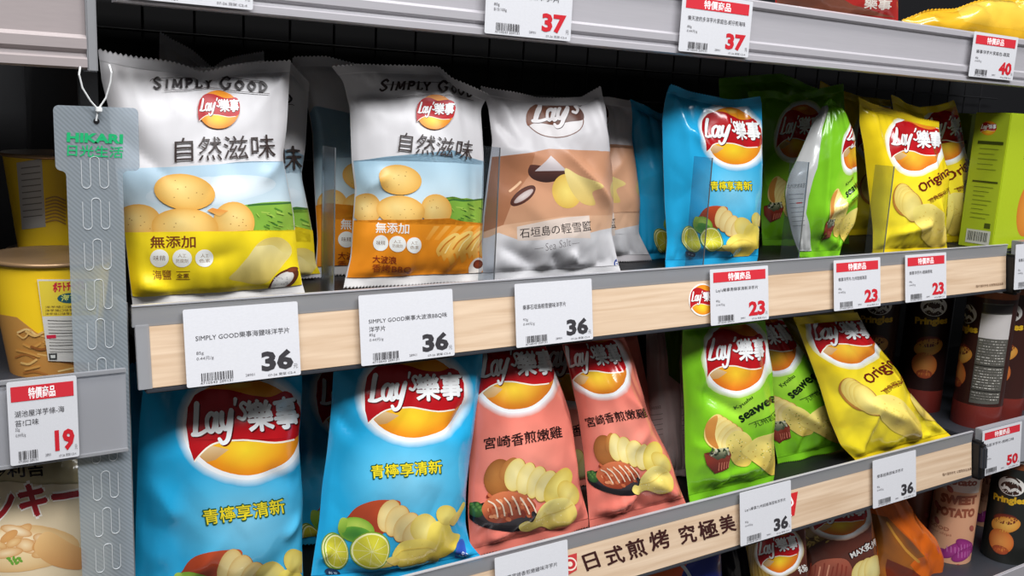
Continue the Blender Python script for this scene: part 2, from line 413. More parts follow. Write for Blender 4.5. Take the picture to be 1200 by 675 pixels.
def mesh_from(name, pos, faces, cc, mat, parent=None, nor=None, smooth=True):
    me = bpy.data.meshes.new(name)
    org = np.array(parent.location) if parent else 0
    if not isinstance(faces, np.ndarray):
        faces = np.array([t for f in faces for t in ([f] if len(f) == 3 else [(f[0], f[i], f[i + 1]) for i in range(1, len(f) - 1)])], int)
    if nor is not None:          # every face looks along its surface normal
        a, b, c = pos[faces[:, 0]], pos[faces[:, 1]], pos[faces[:, 2]]
        fl = (np.cross(b - a, c - a) * (nor[faces].sum(1))).sum(1) < 0
        faces = np.where(fl[:, None], faces[:, ::-1], faces)
    n, m = len(pos), len(faces)
    me.vertices.add(n); me.vertices.foreach_set('co', (pos - org).astype(np.float32).ravel())
    me.loops.add(m * 3); me.loops.foreach_set('vertex_index', faces.astype(np.int32).ravel())
    me.polygons.add(m); me.polygons.foreach_set('loop_start', (np.arange(m) * 3).astype(np.int32))
    me.update(calc_edges=True)
    ca = me.color_attributes.new('print_colour', 'FLOAT_COLOR', 'POINT')
    ca.data.foreach_set('color', np.c_[cc, np.ones(len(cc))].ravel().astype(np.float32))
    if smooth:
        me.polygons.foreach_set('use_smooth', [True] * m)
        if nor is not None: me.normals_split_custom_set_from_vertices(nor.tolist())
    me.materials.append(mat)
    o = bpy.data.objects.new(name, me); col.objects.link(o)
    if parent: o.parent = parent
    return o

class PlaneMap:
    """flat face: o origin, e1 right, e2 up, n outwards. In pixels of the photo or (uv=True) millimetres y down from o"""
    def __init__(s, o, e1, e2, uv=False):
        s.o, s.e1, s.e2 = (np.array(q, float) for q in (o, e1, e2)); s.e1 /= np.linalg.norm(s.e1); s.e2 /= np.linalg.norm(s.e2)
        s.n = np.cross(s.e1, s.e2); s.uv = uv
    def st(s, p):
        if s.uv: return np.stack([p[:, 0] / 1000, -p[:, 1] / 1000], -1)
        r = ray(p[:, 0], p[:, 1]); t = ((s.o - CAM) @ s.n) / (r @ s.n); q = CAM + r * t[:, None] - s.o
        return np.stack([q @ s.e1, q @ s.e2], -1)
    def pos(s, st, h):
        return s.o + np.outer(st[:, 0], s.e1) + np.outer(st[:, 1], s.e2) + np.outer(h, s.n), np.tile(s.n, (len(st), 1))
class ConeMap:
    """upright round side wall, radius r0 at z0 to r1 at z1"""
    K = 60 / (2 * math.pi)
    def __init__(s, cx, cy, z0, r0, z1, r1): s.c = np.array([cx, cy]); s.z0, s.r0, s.z1, s.r1 = z0, r0, z1, r1
    def R(s, z): return s.r0 + (s.r1 - s.r0) * (z - s.z0) / (s.z1 - s.z0)
    def st(s, p):
        r = ray(p[:, 0], p[:, 1]); z = np.full(len(p), (s.z0 + s.z1) / 2); d = r[:, :2]; o = CAM[:2] - s.c
        for _ in range(6):
            Rr = s.R(z); a = (d * d).sum(1); b = d @ o; c = o @ o - Rr ** 2
            disc = np.maximum(b * b - a * c, 0); t = (-b - np.sqrt(disc)) / a; z = CAM[2] + r[:, 2] * t
        q = CAM + r * t[:, None]
        ang = np.arctan2(q[:, 1] - s.c[1], q[:, 0] - s.c[0]) % (2 * math.pi)
        return np.stack([ang * s.K, z * 1000], -1)
    def pos(s, st, h):
        a = st[:, 0] / s.K; z = st[:, 1] / 1000; k = (s.r1 - s.r0) / (s.z1 - s.z0)
        Rr = s.R(z) + h + 2e-4
        n = np.stack([np.cos(a), np.sin(a), np.full(len(a), -k)], -1)
        return np.stack([s.c[0] + Rr * np.cos(a), s.c[1] + Rr * np.sin(a), z], -1), n / np.linalg.norm(n, axis=1)[:, None]

# ------------------------------------------------------------------ pillow bags
def edge_curve(p, n=65, it=2):
    p = np.asarray(p, float); d = np.r_[0, np.cumsum(np.linalg.norm(np.diff(p, axis=0), axis=1))]; d /= d[-1]
    u = np.linspace(0, 1, n); q = np.stack([np.interp(u, d, p[:, k]) for k in (0, 1)], -1)
    for _ in range(it): q[1:-1] = .25 * q[:-2] + .5 * q[1:-1] + .25 * q[2:]
    return q
def ev(q, u):
    n = len(q) - 1; x = u * n; i = np.clip(np.floor(x).astype(int), 0, n - 1); f = (x - i)[:, None]
    return q[i] * (1 - f) + q[i + 1] * f

class Bag:
    N, M = 50, 66
    def __init__(s, L, R, T, B, y=None, foot=None, deck=-.013, lean=6, yaw=0, D=.028, seed=1, crumple=1.0, folds=(), pleat=1.0, snap_lip=True):
        if y is None: O = atz(foot[0], foot[1], deck)
        else: O = at(*(foot or B[len(B) // 2]), y)
        if snap_lip and y is None and O[1] < D * .45 + .007: O = at(*foot, D * .45 + .007)
        a, l = math.radians(yaw), math.radians(lean)
        s.n = np.array([-math.sin(a) * math.cos(l), -math.cos(a) * math.cos(l), math.sin(l)])
        s.e1 = np.array([math.cos(a), -math.sin(a), 0]); s.e2 = np.cross(s.n, s.e1); s.O = O; s.D = D
        f = lambda P: s.plane([p for p in P])
        s.cL, s.cR = edge_curve(f(L[::-1])), edge_curve(f(R[::-1])); s.cB, s.cT = edge_curve(f(B)), edge_curve(f(T), it=1)
        # stand the bottom edge on its shelf deck
        zb = s.O[2] + s.cB[:, 1].mean() * s.e2[2]; b0 = s.cB[:, 1].mean(); tb = (deck + .0012 - s.O[2]) / s.e2[2]; bt = s.cT[:, 1].mean()
        k = (bt - tb) / (bt - b0)
        for cv in (s.cL, s.cR, s.cB, s.cT): cv[:, 1] = np.where(cv[:, 1] < bt, bt - (bt - cv[:, 1]) * k, cv[:, 1])
        flat = s.cB[:, 1].copy(); s.cB[:, 1] = tb + np.maximum((flat - flat.mean()) * .5, -.0008)
        for cv, i in ((s.cL, 0), (s.cR, -1)): 
            d = s.cB[i, 1] - cv[0, 1]; cv[:16, 1] += d * np.linspace(1, 0, 16)
        s.seed_n = seed; s.rd = random.Random(seed); s.cr = crumple; s.pl = pleat
        s.facets = []
        c0 = (s.cL[0] + s.cR[0] + s.cL[-1] + s.cR[-1]) / 4; W = np.linalg.norm(s.cR[32] - s.cL[32]); H = np.linalg.norm(s.cL[-1] - s.cL[0])
        s.W, s.H = W, H
        for k in range(6):
            u, v = s.rd.uniform(.08, .92), s.rd.choice([s.rd.uniform(.06, .3), s.rd.uniform(.7, .94), s.rd.uniform(.1, .9)])
            p = s.coons(np.array([u]), np.array([v]))[0]; th = s.rd.uniform(0, math.pi)
            if v < .3 or v > .7: th = (0 if s.rd.random() < .8 else 1.57) + s.rd.uniform(-.7, .7)
            s.facets.append((p, np.array([math.cos(th), math.sin(th)]), s.rd.uniform(.015, .04), s.rd.uniform(-.3, .3) * crumple, .0009))
        for (a0, b0, c1, d1, amp, wd) in folds:
            q = s.plane([(a0, b0), (c1, d1)]); d = q[1] - q[0]; ln = np.linalg.norm(d); d /= ln
            s.facets.append(((q[0] + q[1]) / 2, np.array([-d[1], d[0]]), (wd, ln / 2), amp, .0008))
        s.grid()
    def plane(s, P):
        P = np.array(P, float); r = ray(P[:, 0], P[:, 1]); t = ((s.O - CAM) @ s.n) / (r @ s.n); q = CAM + r * t[:, None] - s.O
        return np.stack([q @ s.e1, q @ s.e2], -1)
    def coons(s, u, v):
        L, R_, B, T = ev(s.cL, v), ev(s.cR, v), ev(s.cB, u), ev(s.cT, u); u = u[:, None]; v = v[:, None]
        c00, c10, c01, c11 = s.cB[0], s.cB[-1], s.cT[0], s.cT[-1]
        return (1 - u) * L + u * R_ + (1 - v) * B + v * T - ((1 - u) * (1 - v) * c00 + u * (1 - v) * c10 + (1 - u) * v * c01 + u * v * c11)
    def h0(s, u, v):
        e = np.clip(1 - np.abs(2 * u - 1) ** 2.3, 0, 1) ** .72
        g = np.sin(np.pi * np.clip((v - .045) / .91, 0, 1)) ** .6
        return s.D * e * g
    def wr(s, u, v, p):
        h = np.zeros(len(u)); rs = np.random.RandomState(s.seed_n)
        env = .42 + .9 * np.exp(-np.clip(v, 0, 1) / .14) + .9 * np.exp(-np.clip(1 - v, 0, 1) / .16) + .35 * np.exp(-np.minimum(u, 1 - u) / .12)
        for cell, amp in ((.036, .0032), (.018, .0011)):
            th = rs.uniform(0, 3.14); q = p + .35 * cell * np.stack([np.sin(p[:, 1] * 47 + th), np.sin(p[:, 0] * 41 + 2 * th)], -1)
            q = q @ np.array([[math.cos(th), -math.sin(th)], [math.sin(th), math.cos(th)]]) / cell + 500
            b = q[:, 1] * 1.1547; a = q[:, 0] - b * .5 + 300; ia = np.floor(a).astype(int); ib = np.floor(b).astype(int); fa = a - ia; fb = b - ib
            tab = rs.uniform(-1, 1, (64, 64)); g = lambda i, j: tab[i % 64, j % 64]
            low = fa + fb < 1
            z = np.where(low, g(ia, ib) * (1 - fa - fb) + g(ia + 1, ib) * fa + g(ia, ib + 1) * fb, g(ia + 1, ib + 1) * (fa + fb - 1) + g(ia + 1, ib) * (1 - fb) + g(ia, ib + 1) * (1 - fa))
            h += z * amp * env * s.cr
        for q, d, r, a, eps in s.facets:
            x = (p - q) @ d; 
            if isinstance(r, tuple):
                y = (p - q) @ np.array([d[1], -d[0]]); win = np.exp(-(x / r[0]) ** 2) * np.exp(-(y / r[1]) ** 4); h += a * (r[0] * 1.0 - np.sqrt(x * x + eps * eps)) * win
            else:
                win = np.exp(-((p - q) ** 2).sum(1) / (r * r)); h += a * (np.sqrt(x * x + eps * eps) - r * .5) * win
        ph = s.seedph
        pb = np.exp(-np.clip(v - .045, 0, 9) / .13); pt = np.exp(-np.clip(.955 - v, 0, 9) / .13)
        for wgt, k0 in ((pb, 0), (pt, 3)):
            x = u + .04 * np.sin(7 * u + ph[k0])
            h += wgt * s.pl * .0030 * (np.abs(np.sin(np.pi * (4.3 + k0 * .3) * x + ph[k0 + 1])) - .6 + .6 * (np.abs(np.sin(np.pi * 9.1 * x + ph[k0 + 2])) - .6))
        h += s.cr * .0012 * (np.sin(9 * u + ph[6]) * np.sin(7 * v + ph[7]) + .5 * np.sin(21 * u + 9 * v + ph[8]))
        side = np.clip(np.minimum(u, 1 - u) / .06, 0, 1); en = np.clip(np.minimum(v - .03, .97 - v) / .04, 0, 1)
        return h * side * en
    def grid(s):
        s.seedph = [s.rd.uniform(0, 6.28) for _ in range(9)]
        N, M = s.N, s.M; u, v = np.meshgrid(np.linspace(0, 1, N + 1), np.linspace(0, 1, M + 1), indexing='ij'); u = u.ravel(); v = v.ravel()
        p = s.coons(u, v); hb = s.h0(u, v); h = np.maximum(hb + s.wr(u, v, p), .0004)
        s.back = s.O + np.outer(p[:, 0], s.e1) + np.outer(p[:, 1], s.e2) - np.outer(hb * .85 + .0004, s.n)
        P = s.O + np.outer(p[:, 0], s.e1) + np.outer(p[:, 1], s.e2) + np.outer(h, s.n)
        s.P = P.reshape(N + 1, M + 1, 3)
        du = np.gradient(s.P, axis=0); dv = np.gradient(s.P, axis=1); n = np.cross(du, dv); n /= np.linalg.norm(n, axis=2)[..., None] + 1e-12
        s.Nn = n
    def st(s, P):
        P = np.asarray(P, float); r = ray(P[:, 0], P[:, 1]); rn = r @ s.n; c = (s.O - CAM) @ s.n
        u = np.full(len(P), .5); v = np.full(len(P), .5); h = np.full(len(P), s.D * .6)
        for it in range(12):
            t = (c + h) / rn; q = CAM + r * t[:, None] - s.O; a = np.stack([q @ s.e1, q @ s.e2], -1)
            for _ in range(2):
                F = s.coons(u, v); e = 1e-3
                Fu = (s.coons(u + e, v) - F) / e; Fv = (s.coons(u, v + e) - F) / e
                det = Fu[:, 0] * Fv[:, 1] - Fu[:, 1] * Fv[:, 0]; det = np.where(np.abs(det) < 1e-7, 1e-7, det)
                d = a - F; du = (d[:, 0] * Fv[:, 1] - d[:, 1] * Fv[:, 0]) / det; dv = (d[:, 1] * Fu[:, 0] - d[:, 0] * Fu[:, 1]) / det
                u = np.clip(u + np.clip(du, -.3, .3), -.6, 1.6); v = np.clip(v + np.clip(dv, -.3, .3), -.6, 1.6)
            h = h + .5 * (s.h0(np.clip(u, 0, 1), np.clip(v, 0, 1)) - h)
        return np.stack([u * s.N, v * s.M], -1)
    def pos(s, st, h):
        x = np.clip(st[:, 0], 0, s.N - 1e-6); y = np.clip(st[:, 1], 0, s.M - 1e-6); i = x.astype(int); j = y.astype(int)
        fx = (x - i)[:, None]; fy = (y - j)[:, None]
        def tri(G):
            a, b, c, d = G[i, j], G[i + 1, j], G[i + 1, j + 1], G[i, j + 1]
            return np.where(fx > fy, a + (b - a) * fx + (c - b) * fy, a + (c - d) * fx + (d - a) * fy)
        n = tri(s.Nn); n /= np.linalg.norm(n, axis=1)[:, None]
        return tri(s.P) + n * h[:, None], n
    def build(s, name, label, art, base, back=(190, 188, 190), mat='gloss', group=None, xf=None, seal_top=None, seal_bot=None, cat='chip bag',
              parts=(('logo', ('logo',)), ('logo_lettering', ('logo_lettering',)), ('lettering', ('lettering',)), ('food_picture', ('picture',)))):
        root = empty(name, tuple(s.O)); tag(root, label, cat, group); m = MAT[mat]
        N, M = s.N, s.M; j0, j1 = 3, M - 3
        idx = {}; V = []; F = []; C = []; NN = []
        def vid(i, j, side):
            e = i in (0, N)
            k = (i, j, 0 if side == 0 else 1)
            if k not in idx:
                idx[k] = len(V); V.append(s.P[i, j] if side == 0 else s.back[i * (M + 1) + j]); C.append(lin(base if side == 0 else back))
                NN.append(s.Nn[i, j] if side == 0 else -s.n)
            return idx[k]
        for i in range(N):
            for j in range(j0, j1):
                a, b, c, d = vid(i, j, 0), vid(i + 1, j, 0), vid(i + 1, j + 1, 0), vid(i, j + 1, 0); F += [(a, b, c), (a, c, d)]
        for i in range(0, N, 2):
            for j in range(j0, j1):
                F.append((vid(i, j, 1), vid(i, j + 1, 1), vid(i + 2, j + 1, 1), vid(i + 2, j, 1)))
        for j in range(j0, j1):
            F.append((vid(0, j, 0), vid(0, j + 1, 0), vid(0, j + 1, 1), vid(0, j, 1)))
            F.append((vid(N, j, 0), vid(N, j, 1), vid(N, j + 1, 1), vid(N, j + 1, 0)))
        extra = (np.array(V), F, np.array(C), np.array(NN))
        clip = (.35, N - .35, j0 + .05, j1 - .05)
        o = build_art(art, ('pouch',), s, 'pouch', m, root, xf, True, clip, extra=extra) if art else None
        if o is None: mesh_from('pouch', extra[0], F, extra[2], m, root, extra[3])
        if art:
            lg = None
            for nm, gs in parts:
                q = build_art(art, gs, s, nm, m, root, xf, True, clip)
                if nm == 'logo': lg = q
                if nm == 'logo_lettering' and q and lg:
                    q.parent = lg
                    q.name = 'brand_lettering'
        for nm, ja, jb, cc in (('bottom_seal', 0, 3, seal_bot or base), ('top_seal', M - 3, M, seal_top or base)):
            Fs = []; K = 9; n2 = 84
            ii, kk = np.meshgrid(np.arange(n2 + 1), np.arange(K + 1), indexing='ij'); ii = ii.ravel(); kk = kk.ravel(); f = kk / K
            P0, _ = s.pos(np.stack([ii * N / n2, ja + (jb - ja) * f], -1), np.zeros(len(ii)))
            outer = kk == (0 if nm == 'bottom_seal' else K)
            P0 = P0 + np.outer(outer * np.where(ii % 2, .0009, -.0009), s.e2)
            wv = .0025 * np.sin(ii * .19 + s.seedph[2]) * (1 - f if nm == 'bottom_seal' else f) + np.where(kk % 2, .00035, -.00035)
            Vs = np.vstack([P0 + np.outer(wv + o_, s.n) for o_ in (.0002, -.0009)])
            def q(sd, i, k): return sd * (n2 + 1) * (K + 1) + i * (K + 1) + k
            for i in range(n2):
                for k in range(K):
                    Fs.append((q(0, i, k), q(0, i + 1, k), q(0, i + 1, k + 1), q(0, i, k + 1)))
                    Fs.append((q(1, i, k), q(1, i, k + 1), q(1, i + 1, k + 1), q(1, i + 1, k)))
            so = mesh_from(nm, np.array(Vs), Fs, np.tile(lin(cc), (len(Vs), 1)), m, root)
            so.data.name = nm
        s.root = root
        return root
def copy_tree(o, parent=None):
    c = o.copy(); col.objects.link(c); c.parent = parent
    for ch in list(o.children): copy_tree(ch, c)
    return c
def aff(pairs):
    """least-squares affine from artwork pixels to photo pixels"""
    a = np.array([[p[0], p[1], 1] for p, _ in pairs]); b = np.array([q for _, q in pairs], float)
    return np.linalg.lstsq(a, b, rcond=None)[0]
def shift(dx, dy, s=1.0, about=(0, 0)): return np.array([[s, 0], [0, s], [about[0] * (1 - s) + dx, about[1] * (1 - s) + dy]])

# ------------------------------------------------------------------ artwork of each flavour (authored once, reused by its bags)
def field(A, pts):
    A.poly(pts, (122, 172, 62), (150, 190, 70), dirv=(1, 0)); rd = random.Random(4)
    x0 = min(p[0] for p in pts); x1 = max(p[0] for p in pts); y0 = min(p[1] for p in pts); y1 = max(p[1] for p in pts)
    A.stroke([(x0 + .1 * (x1 - x0), y0 + .12 * (y1 - y0)), (x1, y0 + .02 * (y1 - y0))], 7, (60, 110, 50))
    for k in range(34):
        v = rd.uniform(.18, 1) ; y = y0 + v * (y1 - y0); x = x0 + (rd.uniform(.22, 1) + .18 * (v - .6) * 0) * (x1 - x0)
        x = max(x, x0 + (x1 - x0) * (.28 * v + .12))
        c = rd.choice([(88, 142, 48), (165, 200, 84), (70, 122, 44), (140, 184, 66)])
        A.stroke([(x, y), (min(x + rd.uniform(8, 26), x1 - 2), y + rd.uniform(3, 12))], rd.uniform(3, 6), c)
def potato(A, cx, cy, rx, ry, rot=0, o=0):
    A.ell(cx, cy, rx, ry, rot, (252 - o, 222 - o, 142), (232 - o, 172 - o, 78), hx=-.35, hy=-.5, mid=.6)
    rd = random.Random(int(cx + cy))
    for k in range(7):
        t = rd.uniform(0, 6.3); r = rd.uniform(.1, .75)
        A.ell(cx + rx * r * math.cos(t), cy + ry * r * math.sin(t), 2.6, 1.8, 0, (184, 130, 60), n=6)

def art_simple_good(kind):
    A = Art(); A.grp('pouch')
    if kind == 'sea':
        A.z(100, 30, 3)
        A.poly([(20, 507), (300, 497), (600, 480), (800, 478), (800, 740), (20, 740)], (176, 204, 222), (228, 236, 236), dirv=(0, 1))
        A.grp('picture').z(120, 200, 3); A.ell(380, 70, 230, 50, -6, (232, 238, 240), (206, 222, 232))
        field(A, [(490, 122), (560, 112), (620, 108), (720, 110), (720, 225), (490, 225)])
        potato(A, 120, 180, 86, 62, -8, 4); potato(A, 462, 178, 72, 68, 35, 2); potato(A, 290, 75, 108, 63, 8); potato(A, 290, 195, 117, 64, 2, 2)
        A.poly([(388, 130), (440, 140), (412, 160), (370, 140)], (236, 150, 70), (244, 190, 100))
        A.grp('pouch').poly([(-40, 222), (60, 216), (300, 213), (500, 212), (800, 211), (800, 600), (-40, 600)], (250, 222, 34), (246, 216, 26))
        A.grp('picture')
        A.poly([(443, 376), (470, 345), (505, 305), (535, 262), (570, 238), (620, 234), (655, 258), (662, 290), (640, 322), (615, 352), (580, 385), (540, 396), (490, 388)], (246, 232, 168), (228, 200, 98), dirv=(.2, 1), smooth=True)
        A.poly([(535, 262), (570, 238), (620, 234), (655, 258), (662, 290), (640, 292), (600, 262), (560, 262)], (222, 196, 100), (240, 222, 140), smooth=True)
        A.ell(632, 386, 62, 30, -36, (122, 62, 36), (84, 40, 26)); A.ell(628, 386, 46, 22, -36, (246, 244, 240), (214, 206, 200)); A.ell(664, 347, 20, 9, -10, (140, 70, 40), (100, 48, 30))
        A.ell(590, 428, 24, 9, 0, (244, 238, 214), (236, 214, 90))
        rd = random.Random(6)
        for k in range(16): A.ell(628 + rd.uniform(-36, 36) * .8, 386 - rd.uniform(-20, 20), 2.4, 2.4, 0, (200, 196, 196), n=6)
        A.grp('lettering').text('無添加', (168, 271), (327, 269), 42, (122, 58, 26), bold=.018)
        for x, a, b in ((200, '味精', ''), (280, '人工', '防腐劑'), (358, '人工', '色素')):
            A.ell(x, 306, 33, 31, 0, (250, 250, 246))
            if b: A.text(a, (x - 14, 303), (x + 14, 303), 13, (150, 120, 90)); A.text(b, (x - 20, 322), (x + 20, 322), 14, (150, 120, 90))
            else: A.text(a, (x - 21, 314), (x + 21, 314), 18, (130, 100, 80))
        A.text('海鹽', (175, 384), (245, 381), 35, (150, 84, 36)); A.text('全素', (264, 376), (304, 374), 17, (120, 70, 30), bold=.01)
        A.stroke([(262, 353), (306, 351)], 2, (120, 70, 30)); A.stroke([(262, 380), (306, 378)], 2, (120, 70, 30))
        A.z(100, 30, 3)
        serif_word(A, 232, 224, 637, 234, 38, (38, 30, 32), arc=8)
        A.stroke([(228, 198), (250, 189), (405, 190), (470, 186), (580, 198), (618, 200)], 2.2, (60, 50, 50)); A.stroke([(280, 232), (350, 231), (440, 222), (530, 234), (640, 242)], 2.2, (60, 50, 50))
        A.text('自然滋味', (316, 480), (664, 466), 84, (58, 46, 44))
        logo(A, 467, 298, 74, 66, None, 3, halo=False, body=False); g = A.g
        A.grp('logo')
    else:
        A.z(360, 50, 3.75)
        A.poly([(120, 512), (195, 520), (500, 520), (900, 544), (900, 850), (120, 850)], (164, 202, 224), (232, 240, 240))
        A.grp('picture').z(360, 200, 3.75)
        field(A, [(580, 122), (640, 124), (700, 120), (740, 128), (830, 130), (830, 245), (580, 240)])
        potato(A, 262, 165, 66, 68, -20, 6); potato(A, 566, 172, 66, 72, -38, 4); potato(A, 405, 40, 98, 66, 6); potato(A, 410, 175, 105, 66, 5, 2)
        A.grp('pouch').poly([(80, 224), (300, 226), (500, 232), (700, 238), (900, 243), (900, 620), (80, 620)], (244, 152, 34), (232, 132, 20))
        A.grp('picture')
        for k in range(7): A.poly([(560 + k * 48, 242), (584 + k * 48, 242), (540 + k * 40, 305), (522 + k * 40, 302)], (252, 184, 84), (246, 160, 50), dirv=(0, 1))
        for k, (x, y) in enumerate(((600, 330), (652, 320), (706, 318), (758, 312))):
            A.poly([(x - 30, y + 18), (x - 6, y - 20), (x + 40, y - 54), (x + 66, y - 50), (x + 48, y - 12), (x + 34, y + 22), (x + 44, y + 62), (x + 26, y + 84), (x + 14, y + 50), (x + 2, y + 66), (x - 8, y + 40), (x - 20, y + 46)], (252, 214, 120), (226, 148, 44), dirv=(.3, 1), smooth=True)
            A.stroke([(x - 14, y + 24), (x + 10, y - 10), (x + 48, y - 42)], 6, (216, 130, 36)); A.stroke([(x + 8, y + 30), (x + 26, y - 4), (x + 56, y - 36)], 4, (254, 232, 160))
        A.ell(740, 424, 30, 46, 24, (250, 244, 236), (222, 206, 196)); A.ell(748, 410, 20, 20, 0, (150, 66, 34), (104, 40, 24)); A.ell(690, 460, 20, 9, -30, (120, 60, 30), (60, 30, 20))
        A.grp('lettering').text('無添加', (298, 272), (443, 276), 46, (252, 250, 244), bold=.016)
        for x, y, a, b in ((322, 316, '味精', ''), (395, 320, '人工', '防腐劑'), (467, 326, '人工', '色素')):
            A.ell(x, y, 35, 35, 0, (250, 250, 246))
            if b: A.text(a, (x - 15, y - 3), (x + 15, y - 3), 14, (150, 120, 90)); A.text(b, (x - 20, y + 16), (x + 20, y + 17), 15, (150, 120, 90))
            else: A.text(a, (x - 21, y + 9), (x + 21, y + 10), 20, (130, 100, 80))
        A.text('大波浪', (285, 402), (390, 408), 33, (140, 44, 22), bold=.01); A.text('香烤BBQ', (282, 444), (451, 450), 37, (164, 66, 24))
        A.z(360, 50, 3.75)
        serif_word(A, 325, 208, 726, 244, 44, (44, 26, 26), arc=14)
        A.stroke([(345, 182), (420, 184), (540, 178), (650, 190), (700, 206)], 2.4, (60, 40, 40)); A.stroke([(410, 243), (520, 232), (620, 240), (728, 256)], 2.4, (60, 40, 40))
        A.text('自然滋味', (401, 478), (718, 518), 86, (58, 46, 44))
        logo(A, 557, 308, 76, 76, None, 6, halo=False, body=False)
    return A

def art_salt():
    A = Art(); A.z(550, 80, 3.75); A.grp('pouch')
    A.poly([(0, 395), (120, 388), (250, 372), (350, 354), (560, 362), (760, 380), (900, 380), (900, 760), (0, 760)], (186, 130, 98), (228, 182, 146), dirv=(.3, 1))
    A.poly([(0, 395), (120, 388), (230, 376), (275, 372), (262, 470), (200, 560), (150, 700), (0, 740)], (146, 92, 66), (176, 118, 84), dirv=(1, .3))
    A.poly([(0, 740), (150, 690), (420, 650), (900, 640), (900, 800), (0, 800)], (222, 176, 142), (226, 184, 152))
    A.grp('picture')
    A.poly([(256, 436), (280, 424), (425, 450), (432, 478), (395, 492), (340, 502), (285, 490), (258, 465)], (92, 54, 46), (50, 30, 28), dirv=(0, 1), smooth=True)
    A.poly([(284, 452), (356, 384), (428, 450)], (216, 206, 206), (186, 176, 178)); A.ell(236, 560, 66, 28, -38, (110, 62, 50), (72, 40, 34)); A.ell(238, 562, 50, 14, -36, (214, 200, 196), (180, 160, 156))
    A.ell(430, 540, 62, 76, -10, (238, 214, 116), (214, 176, 82), mid=.7); A.poly([(420, 440), (480, 470), (575, 515), (540, 545), (555, 600), (490, 590), (440, 520)], (224, 206, 138), (208, 178, 100), smooth=True)
    A.poly([(650, 470), (720, 480), (700, 510), (730, 545), (650, 580), (620, 540)], (216, 196, 130), (200, 170, 100), smooth=True)
    A.stroke([(180, 540), (205, 520), (225, 500)], 10, (236, 190, 150))
    A.z(550, 230, 3.75)
    A.poly([(0, 196), (85, 180), (130, 160), (215, 190), (330, 172), (530, 160), (620, 140), (700, 120), (900, 110), (900, 480), (0, 480)], (214, 212, 214), (206, 204, 208))
    A.poly([(214, 134), (330, 108), (430, 92), (526, 84), (532, 184), (430, 182), (330, 192), (216, 196)], (232, 214, 202), (226, 208, 196))
    A.grp('lettering').text('石垣島の輕雪鹽', (228, 186), (536, 150), 44, (44, 34, 34), bold=.004, shear=.05)
    A.text('Sea Salt', (332, 240), (440, 216), 32, (120, 114, 116), bold=-.012, shear=.25)
    A.stroke([(290, 232), (322, 226)], 2, (130, 124, 126)); A.stroke([(446, 208), (478, 204)], 2, (130, 124, 126))
    A.ell(650, 300, 14, 26, 0, (60, 80, 150), (50, 70, 140)); A.text('F', (642, 318), (656, 318), 30, (240, 240, 240))
    A.z(550, 80, 3.75); A.grp('logo')
    A.ell(380, 228, 122, 78, 3, (214, 208, 208), (206, 200, 200)); A.ring(380, 228, 118, 74, 4, 3, (112, 70, 52)); 
    A.poly([(262, 252), (300, 240), (380, 250), (440, 236), (498, 226), (496, 190), (470, 165), (420, 150), (340, 152), (290, 160), (262, 200)], (122, 76, 56), (82, 50, 42), dirv=(1, .2), smooth=True)
    for dx, dy, cc in ((2, 3, (60, 34, 30)), (0, 0, (222, 216, 216))):
        for P, wd in LAY: A.stroke([(284 + x * 98 + dx, 236 - y * 80 - x * 5 + dy) for x, y in P], np.atleast_1d(wd) * 100, cc)
    return A

def spuds(A, col_in, col_out, pts, rx, ry, rot0, drot):
    for k, (x, y) in enumerate(pts):
        A.ell(x + 3, y + 2, rx * 1.04, ry * 1.03, rot0 + k * drot, (186, 128, 62)); A.ell(x, y, rx, ry, rot0 + k * drot, col_in, col_out, mid=.4)
def chip(A, pts, c0=(244, 226, 120), c1=(222, 192, 78), dots=None, seed=1, dirv=(.4, 1)):
    A.poly(pts, c0, c1, dirv=dirv, smooth=True)
    if dots:
        rd = random.Random(seed); cx = sum(p[0] for p in pts) / len(pts); cy = sum(p[1] for p in pts) / len(pts)
        for k in range(26):
            a, b = rd.choice(pts), rd.choice(pts); t = rd.uniform(.1, .85); u = rd.uniform(0, 1)
            x = cx + ((a[0] - cx) * u + (b[0] - cx) * (1 - u)) * t; y = cy + ((a[1] - cy) * u + (b[1] - cy) * (1 - u)) * t
            A.ell(x, y, 3, 2.2, 0, rd.choice(dots), n=6)

